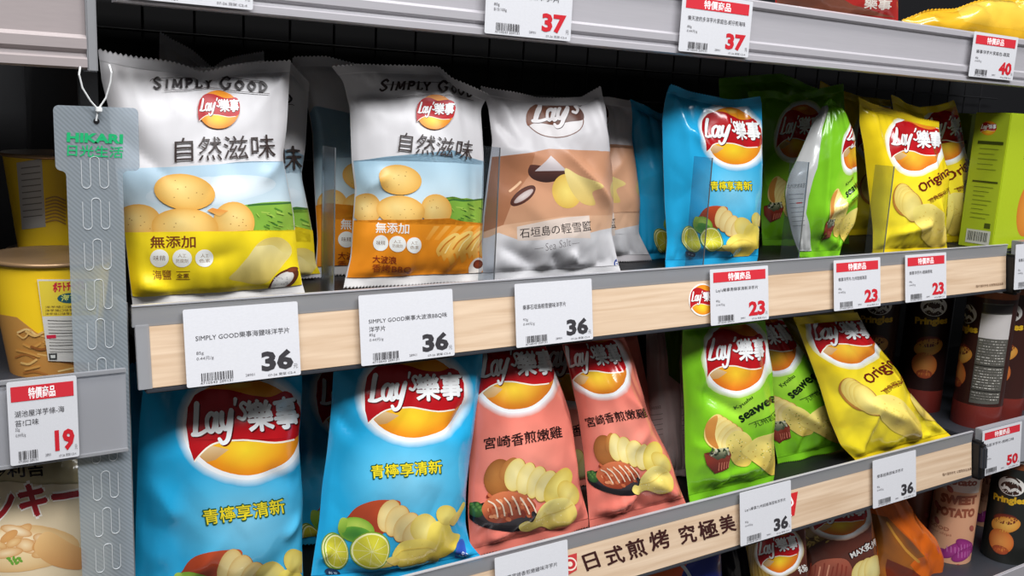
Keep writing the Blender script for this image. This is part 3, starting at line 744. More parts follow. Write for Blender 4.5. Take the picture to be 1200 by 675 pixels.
def art_lime():
    A = Art(); A.z(350, 400, 3.75); A.grp('pouch'); bg = (38, 170, 222)
    A.ell(480, 600, 380, 330, 0, (130, 205, 236), bg, mid=.9)
    logo(A, 507, 243, 217, 182, (56, 176, 222), 1)
    A.grp('lettering')
    A.text('青檸享清新', (318, 606), (635, 583), 64, (38, 88, 46), bold=.05); A.text('青檸享清新', (321, 602), (632, 580), 57, (250, 226, 40), bold=.012)
    A.z(350, 540, 5); A.grp('picture')
    A.poly([(290, 360), (300, 320), (350, 268), (430, 236), (520, 230), (600, 250), (520, 400), (440, 430)], (206, 84, 44), (150, 56, 34), dirv=(-.4, 1), smooth=True)
    spuds(A, (246, 226, 160), (228, 190, 116), [(530, 322), (575, 352), (630, 390), (690, 412)], 62, 98, 22, 4)
    A.ell(735, 395, 82, 86, 0, (246, 230, 140), (228, 200, 96))
    chip(A, [(770, 380), (830, 350), (880, 370), (905, 420), (948, 440), (915, 520), (860, 566), (790, 560), (740, 480)], (244, 222, 104), (226, 196, 72))
    A.ell(865, 318, 56, 60, 10, (244, 226, 124), (222, 196, 90)); chip(A, [(880, 350), (930, 290), (960, 240), (972, 262), (940, 330), (905, 380)], (236, 214, 120), (214, 180, 90))
    chip(A, [(385, 560), (440, 540), (520, 560), (560, 600), (470, 612), (410, 600)], (230, 212, 110), (206, 184, 80))
    A.ell(338, 405, 106, 74, 8, (190, 214, 92), (120, 170, 50), hy=-.8); A.ell(345, 432, 92, 46, 10, (60, 132, 50), (104, 166, 56))
    chip(A, [(232, 400), (250, 340), (290, 345), (270, 420)], (172, 202, 80), (120, 166, 52))
    for x, y, rx, ry, r in ((205, 528, 72, 112, -8), (222, 532, 74, 108, -12), (418, 518, 118, 102, -26)):
        A.ell(x, y, rx, ry, r, (146, 178, 52), (120, 156, 40)); A.ell(x, y, rx * .93, ry * .93, r, (242, 240, 178)); A.ell(x + 2, y + 2, rx * .85, ry * .86, r, (226, 218, 74), (206, 200, 58), mid=.8)
    for k in range(9):
        t = k * .698 - .4; A.stroke([(420, 520), (420 + 95 * math.cos(t), 520 + 80 * math.sin(t))], 2.4, (240, 238, 170), caps=False)
    for k in range(7):
        t = k * .9; A.stroke([(224, 534), (224 + 58 * math.cos(t), 534 + 88 * math.sin(t))], 2.4, (240, 238, 170), caps=False)
    chip(A, [(540, 560), (600, 490), (680, 455), (760, 458), (822, 500), (828, 560), (790, 620), (720, 658), (650, 660), (590, 620)], (244, 222, 110), (214, 182, 66), dots=[(226, 190, 80), (250, 236, 160)], seed=3)
    A.stroke([(560, 562), (640, 520), (740, 500), (800, 520)], 5, (226, 196, 84)); chip(A, [(500, 570), (545, 556), (590, 580), (560, 606), (520, 590)], (236, 214, 116), (210, 176, 70))
    A.grp('lettering'); A.ell(200, 655, 46, 22, 12, (30, 52, 84)); A.text('80 克', (176, 662), (226, 668), 14, (190, 214, 230))
    A.ell(945, 520, 24, 62, 12, (44, 74, 160), (60, 100, 190)); A.text('BE', (936, 545), (962, 555), 24, (220, 230, 250), shear=.2)
    return A

def art_chicken():
    A = Art(); A.z(540, 380, 3.75); A.grp('pouch'); bg = (232, 126, 110)
    A.ell(280, 620, 300, 300, 0, (242, 150, 132), bg, mid=.9)
    logo(A, 238, 208, 172, 168, (226, 140, 124), 0, sun=((244, 190, 60), (214, 120, 36)))
    A.z(540, 500, 3.858); A.grp('lettering'); A.text('宮崎香煎嫩雞', (108, 104), (462, 50), 54, (44, 22, 22), bold=.012, shear=.06)
    A.grp('picture')
    A.ell(172, 230, 62, 86, 12, (196, 128, 66), (150, 88, 42), hx=-.4, hy=-.3)
    A.ell(214, 190, 30, 60, 30, (206, 140, 74), (180, 112, 56))
    spuds(A, (248, 232, 166), (236, 210, 120), [(242, 214), (290, 232), (338, 250), (384, 268)], 42, 76, 14, 3)
    A.ell(440, 268, 46, 92, 30, (244, 226, 128), (226, 196, 84)); A.ell(480, 300, 44, 60, -20, (246, 228, 136), (224, 192, 84))
    A.ell(192, 405, 162, 66, 6, (36, 32, 38), (22, 20, 24)); A.ell(196, 396, 140, 50, 6, (78, 70, 76), (40, 36, 42))
    A.ell(68, 372, 34, 34, 0, (66, 106, 56), (34, 66, 36))
    for k in range(6): A.ell(50 + k * 8, 350 + (k % 3) * 12, 12, 9, k * 40, (96, 140, 70), (50, 92, 44), n=10)
    A.poly([(90, 370), (130, 320), (190, 292), (260, 296), (320, 330), (338, 362), (300, 390), (240, 420), (180, 436), (118, 420)], (222, 128, 84), (158, 62, 36), dirv=(.3, 1), smooth=True)
    rd = random.Random(2)
    for k in range(34):
        x = rd.uniform(110, 320); y = rd.uniform(318, 420) - abs(x - 215) * .12
        A.ell(x, y, rd.uniform(6, 15), rd.uniform(5, 10), rd.uniform(0, 90), rd.choice([(236, 156, 110), (180, 76, 42), (140, 48, 30), (214, 112, 70)]), n=9)
    for k in range(6): A.stroke([(126 + k * 34, 318 - k * 2 + abs(k - 3) * 6), (150 + k * 34, 352), (164 + k * 34, 404 - k * 4)], 7, (246, 222, 196))
    chip(A, [(262, 446), (290, 420), (320, 425), (345, 380), (400, 335), (460, 318), (505, 345), (512, 400), (480, 448), (420, 466), (360, 450), (310, 470), (272, 468)], (246, 230, 140), (220, 190, 86), dots=[(230, 200, 100), (252, 240, 180)], seed=5)
    A.stroke([(330, 420), (400, 400), (500, 350)], 4, (224, 196, 96))
    return A

def art_seaweed():
    A = Art(); A.z(760, 370, 3.75); A.grp('pouch'); bg = (126, 198, 36)
    A.ell(430, 400, 230, 160, 0, (168, 220, 66), bg, mid=.9)
    logo(A, 384, 180, 134, 150, (190, 214, 130), 2, sun=((236, 170, 40), (222, 112, 32)))
    A.grp('lettering')
    A.text('Kyushu', (392, 418), (462, 366), 22, (30, 60, 24), bold=.006); A.text('seaweed', (410, 472), (590, 356), 44, (16, 36, 16), bold=.028)
    A.stroke([(446, 478), (600, 382)], 3, (40, 70, 26), smooth=False); A.text('九州岩燒海苔', (478, 494), (620, 408), 24, (50, 84, 26))
    A.grp('picture')
    spuds(A, (248, 232, 160), (232, 204, 120), [(290, 505), (308, 516), (326, 528), (346, 542), (366, 556)], 44, 74, 12, 3)
    A.poly([(248, 500), (262, 460), (300, 440), (290, 520), (300, 580), (262, 560)], (214, 150, 74), (190, 122, 56), smooth=True)
    dg = [(150, 156, 60), (196, 150, 50), (120, 140, 50), (250, 240, 170)]
    chip(A, [(340, 560), (370, 510), (420, 510), (460, 545), (470, 600), (450, 650), (400, 662), (362, 620)], (244, 226, 132), (226, 196, 90), dots=dg, seed=7)
    chip(A, [(412, 598), (450, 560), (520, 520), (590, 500), (600, 560), (585, 640), (560, 700), (520, 690), (460, 640)], (246, 228, 130), (222, 188, 78), dots=dg, seed=8)
    A.poly([(236, 600), (280, 588), (352, 590), (366, 612), (350, 668), (286, 690), (250, 650)], (122, 44, 34), (76, 24, 22)); A.poly([(236, 600), (300, 625), (366, 610), (352, 668), (288, 692), (248, 650)], (160, 66, 48), (100, 34, 28))
    A.poly([(256, 606), (282, 582), (350, 578), (352, 604), (300, 632)], (190, 188, 150), (60, 70, 50)); rd = random.Random(4)
    for k in range(26): A.ell(rd.uniform(262, 350), rd.uniform(582, 622), 8, 4, rd.uniform(0, 180), rd.choice([(30, 44, 30), (210, 206, 180), (70, 86, 60), (24, 34, 26)]), n=8)
    for k in range(5): A.stroke([(306 + k * 12, 640 + (4 - k)), (304 + k * 11, 676 - k * 3)], 4, (206, 120, 96))
    return A

def art_original():
    A = Art(); A.z(960, 80, 3.75); A.grp('pouch'); bg = (244, 212, 30)
    A.ell(400, 620, 240, 260, 0, (252, 234, 64), bg, mid=.9)
    A.poly([(215, 690), (300, 720), (380, 690), (460, 700), (520, 690), (640, 700), (640, 900), (190, 900)], (244, 222, 50), (238, 214, 30))
    logo(A, 424, 334, 110, 118, (244, 232, 160), 8, sun=((240, 180, 60), (224, 120, 34)))
    A.grp('lettering'); A.text('Original', (456, 560), (596, 468), 56, (110, 34, 20), bold=.02)
    A.stroke([(472, 580), (600, 508)], 3, (130, 50, 24), smooth=False); A.text('經典原味洋芋', (488, 594), (600, 528), 22, (120, 50, 24))
    A.grp('picture')
    A.ell(372, 578, 48, 74, -10, (216, 160, 80), (186, 124, 50))
    spuds(A, (250, 232, 140), (234, 204, 100), [(374, 572), (382, 582), (392, 594), (404, 606)], 42, 66, -10, 1)
    chip(A, [(410, 640), (440, 600), (500, 600), (540, 650), (560, 740), (520, 790), (450, 750)], (248, 230, 130), (228, 196, 80), dots=[(230, 196, 84)], seed=2)
    chip(A, [(560, 620), (610, 580), (650, 600), (660, 680), (620, 730), (580, 700)], (246, 226, 126), (226, 192, 80))
    return A

def art_gold():
    A = Art(); A.z(860, 560, 5); A.grp('pouch')
    A.poly([(150, 280), (430, 230), (430, 575), (300, 575), (200, 560)], (110, 54, 40), (84, 40, 32))
    for k in range(7): A.stroke([(80 + k * 11, 330), (100 + k * 12, 430), (88 + k * 20, 575)], 5, (120 + 18 * (k % 3), 92 + 12 * (k % 3), 36))
    logo(A, 262, 425, 118, 128, (180, 150, 90), -10, sun=((246, 196, 40), (226, 110, 28)))
    A.grp('lettering').text('炙燒', (380, 560), (430, 540), 40, (240, 236, 230), bold=.02)
    return A
def art_steak():
    A = Art(); A.z(860, 560, 5); A.grp('pouch')
    A.poly([(380, 440), (520, 360), (900, 300), (900, 620), (380, 700)], (84, 44, 36), (110, 58, 46), dirv=(1, 0))
    A.poly([(380, 450), (560, 345), (480, 300), (380, 300)], (150, 116, 48), (96, 66, 24))
    rd = random.Random(8)
    for k in range(18): A.ell(rd.uniform(420, 560), rd.uniform(340, 400), 14, 5, rd.uniform(-60, 30), rd.choice([(190, 156, 74), (90, 60, 22), (214, 182, 100)]), n=8)
    logo(A, 620, 225, 158, 110, (170, 120, 90), -6, sun=((246, 196, 50), (222, 112, 30)))
    A.grp('lettering').text('MAX炙烤', (690, 478), (850, 394), 52, (30, 14, 14), bold=.06); A.text('MAX炙烤', (692, 474), (848, 392), 44, (236, 232, 228), bold=.02)
    A.grp('picture')
    A.poly([(420, 580), (470, 500), (560, 470), (660, 480), (700, 560), (690, 640), (420, 660)], (176, 96, 74), (120, 50, 40), smooth=True)
    for k in range(9): A.stroke([(450 + k * 26, 500 + (k % 3) * 10), (440 + k * 26, 580)], 9, rd.choice([(222, 150, 120), (140, 60, 46), (240, 190, 160)]))
    spuds(A, (246, 232, 160), (226, 196, 110), [(740, 560), (775, 545), (810, 530)], 50, 80, 14, 3)
    return A
def art_noodle_pack():
    A = Art(); A.z(0, 450, 3); A.grp('pouch')
    A.poly([(-200, 255), (420, 230), (420, 340), (-200, 350)], (206, 190, 150), (190, 172, 130))
    A.grp('lettering'); A.text('多利吉', (-35, 338), (155, 316), 48, (40, 30, 28), bold=.03)
    A.text('ランキー', (-150, 512), (288, 446), 128, (250, 240, 230), bold=.09); A.text('ランキー', (-146, 506), (284, 442), 116, (166, 36, 44), bold=.05)
    A.text('厚起司口味', (-60, 660), (262, 616), 60, (244, 236, 226), bold=.07); A.text('厚起司口味', (-58, 658), (258, 614), 56, (60, 24, 20), bold=.03)
    A.grp('picture'); rd = random.Random(5)
    A.ell(60, 580, 220, 80, -4, (238, 214, 168), (214, 172, 116)); A.ell(40, 548, 170, 34, 4, (244, 226, 190), (226, 190, 140))
    for k in range(12):
        x = rd.uniform(-40, 200); y = rd.uniform(500, 600); A.ell(x, y, rd.uniform(30, 62), rd.uniform(14, 24), rd.uniform(-35, 30), rd.choice([(246, 230, 196), (232, 196, 140), (216, 160, 96), (240, 214, 170)]), (206, 150, 92))
    chip(A, [(125, 560), (170, 520), (250, 560), (300, 590), (290, 650), (190, 640), (130, 600)], (232, 190, 130), (196, 136, 80))
    for k in range(8): A.ell(30 + k * 6, 612 + (k % 3) * 8, 9, 5, k * 30, (110, 160, 60), n=8)
    return A

# ------------------------------------------------------------------ store shelving
L_MAIN = 1.292; TILT = .15
def shelf(label, zt, zwood, zbot, x0, x1, ydeck=.0, style='wood', depth=.40, name='store_shelf'):
    root = empty(name, ((x0 + x1) / 2, .01, zt)); tag(root, label, 'shelf')
    boxobj('shelf_deck', (x0 + .002, x1 - .002, .004, depth, zt - .034, zt - .0135), MAT['black'], root, .001)
    if style == 'wood':
        boxobj('rail_back', (x0, x1, .004, .012, zbot - .001, zt - .012), MAT['dark'], root, 0, TILT)
        boxobj('clear_lip', (x0 - .004, x1, -.0005, .0025, zwood - .002, zt), MAT['clearlip'], root, .0004)
        boxobj('lip_edge', (x0 - .004, x1, -.0014, .0028, zt - .0012, zt + .0003), MAT['lipedge'], root, .0003)
        boxobj('lip_base', (x0, x1, .0035, .0105, zwood - .001, zt - .012), MAT['greylip'], root, .001)
        bm = bmesh.new(); bx(bm, x0 + .008, x1, 0.0, .003, zbot, zwood, .0004, TILT); fin('wood_panel', bm, MAT['wood'], root)
        boxobj('bottom_trim', (x0 + .004, x1, -.0015 - TILT * (zwood - zbot), .012, zbot - .004, zbot - .0003), MAT['dark'], root, .0008)
        boxobj('ticket_cover', (x0 - .002, x0 + .009, -.0014, .0026, zbot, zwood), MAT['clearlip'], root, .0003, TILT)
    return root
mid = shelf('middle shelf with pale wood front panel holding crisp bags between two tiers', 0, -.0165, -.0695, 0, L_MAIN)
low = shelf('lower shelf with pale wood front panel bearing brush lettering', -.303, -.3195, -.3755, -.012, 1.272)

def band(root, name, x0, x1, za, zb, y, mat, prof):
    """extruded ribbed price rail: prof is a list of (y offset, z fraction)"""
    bm = bmesh.new(); ring = []
    P = [(y + a, za + (zb - za) * f) for a, f in prof] + [(y + .012, zb), (y + .012, za)]
    for x in (x0, x1): ring.append([bm.verts.new((x, p[0], p[1])) for p in P])
    n = len(P)
    for i in range(n): bm.faces.new((ring[0][i], ring[0][(i + 1) % n], ring[1][(i + 1) % n], ring[1][i]))
    bm.faces.new(ring[0][::-1]); bm.faces.new(ring[1])
    return fin(name, bm, mat, root)
RIB = [(0, 0), (-.004, .02), (-.004, .10), (-.0005, .13), (0, .16), (-.0035, .20), (-.0035, .30), (.001, .34), (.001, .84), (-.003, .88), (-.003, .97), (0, 1)]
top = empty('store_shelf', (.7, .01, .30)); tag(top, 'upper shelf with plain silver ribbed price rail running across the top', 'shelf')
boxobj('shelf_deck', (-.008, 1.75, .013, .40, .272, .296), MAT['black'], top, .001)
band(top, 'price_rail', -.01, 1.75, .2385, .3075, 0, MAT['silver'], RIB)
lt = empty('store_shelf', (-.2, .01, .25)); tag(lt, 'upper left shelf end with grey pinkish price rail at the photo corner', 'shelf')
boxobj('shelf_deck', (-.6, -.034, .013, .32, .20, .222), MAT['black'], lt, .001)
band(lt, 'price_rail', -.6, -.0315, .1865, .262, 0, MAT['pinkrail'], RIB)
boxobj('end_cap', (-.0315, -.024, -.004, .02, .185, .25), MAT['clearlip'], lt, .001)
lm = empty('store_shelf', (-.2, .01, -.05)); tag(lm, 'left shelf with clear grey price rail under the yellow noodle cup', 'shelf')
boxobj('shelf_deck', (-.6, -.032, .012, .32, -.085, -.062), MAT['dark'], lm, .001)
boxobj('price_rail', (-.6, -.0135, .004, .010, -.117, -.0625), MAT['grey'], lm, .001)
boxobj('clear_cover', (-.6, -.012, -.0110, -.0094, -.1195, -.0485), MAT['railcover'], lm, .0005)
boxobj('cover_rib', (-.6, -.012, -.0128, -.0110, -.1195, -.1165), MAT['clearlip'], lm, .0004)
boxobj('cover_rib', (-.6, -.012, -.0128, -.0110, -.052, -.0485), MAT['clearlip'], lm, .0004)
ll = empty('store_shelf', (-.2, .01, -.34)); tag(ll, 'lowest left shelf below the noodle pack', 'shelf')
boxobj('shelf_deck', (-.6, -.014, .006, .32, -.40, -.36), MAT['dark'], ll, .001)
# right-hand module
rl = empty('store_shelf', (1.6, .03, -.30)); tag(rl, 'dark grey right shelf carrying the brown crisp tubes', 'shelf')
boxobj('shelf_deck', (1.285, 2.1, .006, .40, -.338, -.3185), MAT['dark'], rl, .001)
boxobj('price_rail', (1.287, 2.1, -.006, .006, -.375, -.301), MAT['grey'], rl, .001, .1)
rm = empty('store_shelf', (1.6, .03, 0)); tag(rm, 'grey right shelf rail at the middle tier edge of the photo', 'shelf')
boxobj('shelf_deck', (1.301, 2.1, .012, .40, -.034, -.0135), MAT['dark'], rm, .001)
boxobj('price_rail', (1.319, 2.1, -.008, .010, -.072, .004), MAT['greylip'], rm, .001, .1)
rb0 = empty('store_shelf', (.6, .03, -.65)); tag(rb0, 'lowest dark shelf carrying the bottom row of bags', 'shelf')
rb = empty('store_shelf', (1.6, .03, -.58)); tag(rb, 'lowest shelf rail in pale grey at the bottom right corner', 'shelf')
boxobj('shelf_deck', (0, 1.28, .0, .40, -.66, -.6405), MAT['dark'], rb0, .001)
boxobj('price_rail', (1.30, 2.1, -.036, -.030, -.62, -.557), MAT['silver'], rb, .002)
boxobj('side_deck', (1.285, 2.1, -.029, .40, -.60, -.580), MAT['dark'], rb, .001)
for zc, lab in ((0, 'black plastic clip at the right end of the middle shelf'), (-.303, 'black plastic clip at the right end of the lower shelf')):
    r = empty('shelf_end_clip', (L_MAIN + .012, 0, zc - .04)); tag(r, lab, 'clip', 'black rail end clips')
    x0 = L_MAIN + (.002 if zc == 0 else -.018)
    boxobj('clip_body', (x0, x0 + .017, -.016, .010, zc - .078, zc - .016), MAT['black'], r, .004, .1)
    boxobj('clip_tab', (x0 + .003, x0 + .015, -.020, -.010, zc - .060, zc - .022), MAT['dark'], r, .003, .1)

# setting behind everything
st = boxobj('wall_back', (-.9, 2.6, .425, .45, -1.2, 1.3), MAT['black']); st['kind'] = 'structure'
st = boxobj('floor', (-1.6, 3.2, -3.0, .425, -1.22, -1.2), new_mat('floor_tile', (112, 108, 104), .4)); st['kind'] = 'structure'
def wire_grid(label, x0, x1, z0, z1, y, dx, dz, mat):
    bm = bmesh.new(); x = x0
    while x <= x1: tube(bm, [(x, y, z0), (x, y, z1)], .0016, 6); x += dx
    o = empty('wire_grid', ((x0 + x1) / 2, y, z0)); tag(o, label, 'wire grid'); fin('upright_wires', bm, mat, o)
    bm = bmesh.new(); z = z0
    while z <= z1: tube(bm, [(x0, y - .0032, z), (x1, y - .0032, z)], .0016, 6); z += dz
    fin('cross_wires', bm, mat, o); return o
wire_grid('black wire grid behind the bags on the middle shelf', -.02, 1.9, -.01, .268, .408, .06, .05, MAT['black'])
wire_grid('black wire grid at the far left above the noodle cups', -.42, -.08, -.05, .20, .235, .075, .031, MAT['black'])
u = boxobj('gondola_upright', (-.0115, -.0035, .016, .05, -.66, -.0), new_mat('grey_upright', (120, 122, 124), .5), None, .001)
tag(u, 'narrow grey steel upright between the left shelves and the main shelves', 'upright')
u = boxobj('gondola_upright', (-.0285, -.013, .06, .40, -.64, .27), MAT['black'], None, .001)
tag(u, 'black steel side panel behind the frosted hanging strip', 'upright')

# clear dividers on the middle shelf
DX = [(393, 173, 'between the yellow and the orange potato bags'), (586, 173, 'in front of the left side of the grey sea salt bag'), (835, 185, 'in front of the blue lime bag'),
      (948, 190, 'in front of the green bag turned to its white side'), (1048, 195, 'in front of the yellow original bag')]
for px, py, lab in DX:
    p = at(px, py, .004); r = empty('shelf_divider', (p[0], .0035, -.0130)); tag(r, 'clear upright plastic divider ' + lab, 'divider', 'clear shelf dividers')
    boxobj('divider_panel', (p[0] - .0006, p[0] + .0006, .0045, .034, -.0128, p[2]), MAT['clear'], r)
    boxobj('front_edge', (p[0] - .0005, p[0] + .0005, .0035, .0045, -.0128, p[2]), new_mat('divider_edge', (92, 96, 100), .2, coat=.4), r)
# ------------------------------------------------------------------ bags on the middle shelf
SG_SEA = art_simple_good('sea'); SG_BBQ = art_simple_good('bbq'); SALT = art_salt(); LIME = art_lime(); CHICK = art_chicken(); SEAW = art_seaweed(); ORIG = art_original()
WHITE = (220, 217, 219); YEL = (238, 210, 30)
def off(P, dx, dy): return [(x + dx, y + dy) for x, y in P]

L1 = [(115, 57), (119, 95), (127, 125), (133, 180), (139, 230), (147, 285), (152, 330), (156, 364)]
R1 = [(340, 71), (338, 110), (336, 150), (331, 185), (338, 220), (344, 252), (348, 305), (357, 346)]
T1 = [(115, 57), (140, 63), (160, 67), (200, 72), (222, 78), (234, 84), (250, 82), (268, 77), (287, 74), (340, 71)]
B1 = [(156, 364), (200, 360), (250, 357), (300, 352), (357, 346)]
Bag(L1, R1, T1, B1, foot=(250, 355), deck=-.0135, lean=5, yaw=3, D=.030, seed=11, crumple=1.0,
    folds=((128, 150, 190, 205, -.35, .02), (236, 85, 262, 112, -.35, .014), (150, 330, 215, 345, .4, .014), (336, 180, 300, 210, .4, .012))).build(
    'chip_bag', 'white and yellow whole potato bag with a green field, leftmost on the middle shelf', SG_SEA, WHITE, mat='matte', seal_bot=(222, 218, 216))
Bag(off(L1, 62, 18), off(R1, 22, 26), [(177, 75), (245, 80), (300, 72), (341, 72), (362, 97)], off(B1, 40, -14), y=.125, deck=-.0135, lean=4, yaw=2, D=.022, seed=12).build(
    'chip_bag', 'shaded white bag mostly hidden behind the leftmost yellow potato bag', SG_SEA, WHITE, mat='matte', xf=shift(31, 13))
Bag([(187, 37), (186, 100), (190, 300)], [(309, 60), (312, 150), (318, 300)], [(187, 37), (222, 57), (250, 78), (264, 68), (309, 60)], [(190, 300), (250, 298), (318, 296)], y=.20, deck=-.0135, lean=3, D=.018, seed=14, crumple=.6).build(
    'chip_bag', 'grey folded bag top poking up behind the leftmost potato bag', None, (220, 217, 219), mat='matte')
L2 = [(388, 78), (402, 95), (410, 128), (411, 160), (412, 190), (416, 222), (413, 265), (411, 300), (402, 336)]
R2 = [(573, 110), (563, 128), (565, 157), (567, 190), (566, 240), (563, 285), (567, 329)]
T2 = [(388, 78), (427, 75), (475, 77), (516, 78), (530, 92), (550, 101), (573, 110)]
B2 = [(402, 337), (450, 337), (520, 333), (567, 330)]
Bag(L2, R2, T2, B2, foot=(485, 335), deck=-.0135, lean=5, yaw=4, D=.030, seed=21, crumple=1.05,
    folds=((400, 100, 470, 118, -.6, .02), (412, 225, 445, 205, .5, .016), (470, 78, 500, 130, .25, .02), (430, 330, 500, 322, -.5, .012))).build(
    'chip_bag', 'white and orange bag with whole potatoes and wavy barbecue chips on the middle shelf', SG_BBQ, WHITE, mat='matte', seal_bot=(220, 216, 214))
Bag([(343, 84), (360, 122), (366, 160), (368, 220), (372, 290), (369, 334)], [(500, 90), (506, 150), (510, 220), (510, 325)], [(343, 84), (343, 66), (380, 66), (440, 80), (500, 90)], [(369, 335), (430, 332), (510, 326)],
    y=.135, deck=-.0135, lean=4, yaw=3, D=.024, seed=22).build('chip_bag', 'shaded white and orange bag half hidden behind the orange barbecue bag', SG_BBQ, WHITE, mat='matte', xf=shift(-40, -4), seal_bot=(220, 216, 214))
L3 = [(563, 101), (572, 125), (577, 165), (571, 210), (566, 250), (563, 295), (563, 328)]
R3_ = [(703, 101), (710, 128), (712, 162), (717, 195), (719, 240), (716, 270), (722, 297), (727, 318)]
T3 = [(563, 101), (590, 106), (630, 114), (655, 115), (682, 114), (692, 108), (703, 101)]
B3 = [(563, 329), (600, 326), (655, 322), (690, 320), (727, 318)]
Bag(L3, R3_, T3, B3, foot=(645, 326), deck=-.0135, lean=5, yaw=4, D=.028, seed=31, crumple=1.1,
    folds=((646, 175, 710, 240, .6, .014), (585, 290, 625, 310, -.5, .014), (660, 295, 680, 322, .6, .012), (640, 296, 655, 320, -.6, .012), (570, 120, 600, 175, -.4, .014), (694, 110, 706, 180, .5, .014))).build(
    'chip_bag', 'grey and copper sea salt bag with brown badge and brush lettering, middle shelf', SALT, (200, 196, 198), mat='matte', seal_bot=(212, 210, 212))
Bag([(640, 120), (645, 200), (650, 312)], [(739, 118), (741, 140), (740, 160), (744, 190), (750, 240), (748, 278), (764, 311)], [(640, 120), (690, 113), (712, 114), (739, 118)], [(650, 314), (700, 313), (764, 311)],
    y=.118, deck=-.0135, lean=4, yaw=6, D=.022, seed=32).build('chip_bag', 'shaded copper sea salt bag just behind the front sea salt bag', SALT, (196, 190, 192), mat='matte', xf=shift(29, -3))
BLUE = (38, 170, 222)
L4 = [(784, 99), (779, 118), (776, 140), (777, 187), (779, 240), (782, 280), (779, 312)]
R4 = [(892, 113), (893, 150), (893, 190), (892, 235), (889, 270), (888, 305)]
T4 = [(784, 99), (805, 106), (828, 112), (850, 116), (863, 117), (892, 113)]
B4 = [(779, 312), (800, 312), (835, 308), (888, 305)]
lime4 = aff([((427.3, 464.8), (820, 156)), ((543.3, 464.8), (896, 160)), ((394, 646), (815, 279)), ((488, 652), (861, 287)), ((434.8, 561.3), (832, 225.3)), ((519.3, 555.2), (883, 226.7))])
Bag(L4, R4, T4, B4, foot=(835, 312), deck=-.0135, lean=4, yaw=5, D=.024, seed=41, crumple=.9, folds=((800, 150, 822, 180, .5, .014), (790, 105, 800, 190, .35, .014), (800, 290, 880, 286, .5, .012))).build(
    'chip_bag', 'bright blue lime bag standing alone on the middle shelf above the round badge sticker', LIME, BLUE, mat='gloss', xf=lime4, back=(190, 184, 186))
Bag([(739, 116), (741, 200), (748, 309)], [(802, 110), (806, 200), (806, 300)], [(739, 116), (755, 124), (775, 134), (790, 120), (802, 110)], [(748, 309), (770, 306), (806, 300)],
    y=.118, deck=-.0135, lean=2, yaw=10, D=.022, seed=42).build('chip_bag', 'dark shaded blue bag between the copper salt bag and the front blue bag', LIME, BLUE, mat='gloss', xf=aff([((427, 465), (790, 160)), ((543, 465), (860, 160)), ((394, 646), (776, 282)), ((488, 652), (840, 290))]))
GREEN = (126, 198, 36)
sea5b = aff([((862.7, 419.3), (938, 155)), ((827, 419), (912, 155)), ((862.7, 380), (938, 124)), ((840, 535), (905, 245))])
Bag([(876, 108), (884, 170), (890, 230), (893, 296)], [(988, 98), (992, 180), (994, 292)], [(876, 104), (905, 103), (925, 110), (955, 104), (988, 98)], [(893, 297), (940, 295), (994, 291)],
    y=.15, deck=-.0135, lean=3, yaw=14, D=.022, seed=51).build('chip_bag', 'dark shaded green seaweed bag between the blue bag and the twisted green bag', SEAW, (112, 178, 30), mat='gloss', xf=sea5b)
# the bag turned sideways shows its white back panel: drawn as its own print
S5 = Art(); S5.e = list(SEAW.e); 
sea5 = aff([((862.7, 419.3), (1008, 165)), ((827, 419), (990, 160)), ((869.3, 496.7), (989, 232)), ((840, 535), (972, 266)), ((893, 527), (993, 262))])
inv5 = np.linalg.inv(np.c_[sea5, [0, 0, 1]])
def back5(pts): p = np.c_[np.array(pts, float), np.ones(len(pts))] @ inv5; return p[:, :2].tolist()
S5.z().grp('pouch'); 
WP = Art(); WP.grp('pouch')
WP.poly(back5([(966, 117), (950, 146), (935, 180), (921, 206), (916, 226), (919, 250), (925, 275), (936, 304), (953, 304), (950, 275), (945, 250), (950, 225), (957, 197), (963, 150), (968, 124)]), (206, 206, 204), (196, 196, 194), dens=1000)
WP.grp('lettering')
WP.text('九州岩燒海苔', *back5([(922, 221), (944, 220)]), 6, (60, 60, 60))
for k in range(8): WP.stroke(back5([(924 + k * .8, 228 + k * 5.2), (943, 227 + k * 5.2)]), .9, (140, 140, 142), caps=False)
WP.stroke(back5([(933, 238), (941, 237.5)]), 1.6, (190, 40, 40), caps=False)
S5.e += WP.e
Bag([(968, 118), (950, 150), (936, 182), (924, 206), (919, 225), (922, 250), (928, 275), (938, 302)], [(976, 118), (989, 133), (1000, 160), (1004, 200), (1005, 240), (1001, 262), (988, 283), (982, 301)],
    [(966, 116), (971, 112), (976, 114)], [(938, 302), (955, 303), (982, 301)], foot=(962, 303), deck=-.0135, lean=4, yaw=18, D=.024, seed=52, crumple=1.5,
    folds=((960, 250, 1000, 225, .7, .014), (962, 150, 953, 290, .5, .010), (955, 270, 985, 290, .6, .012), (985, 170, 1002, 215, -.5, .012))).build(
    'chip_bag', 'green seaweed bag pinched at the top and turned to show its white back panel', S5, GREEN, mat='gloss', xf=sea5)
YB = (244, 212, 30)
L6 = [(1007, 114), (1007, 144), (1012, 170), (1016, 205), (1020, 240), (1023, 265), (1023, 296)]
R6 = [(1099, 143), (1104, 175), (1110, 203), (1110, 240), (1108, 268), (1110, 292)]
T6 = [(1007, 114), (1020, 122), (1040, 127), (1060, 133), (1080, 139), (1099, 143)]
B6 = [(1023, 297), (1060, 295), (1110, 292)]
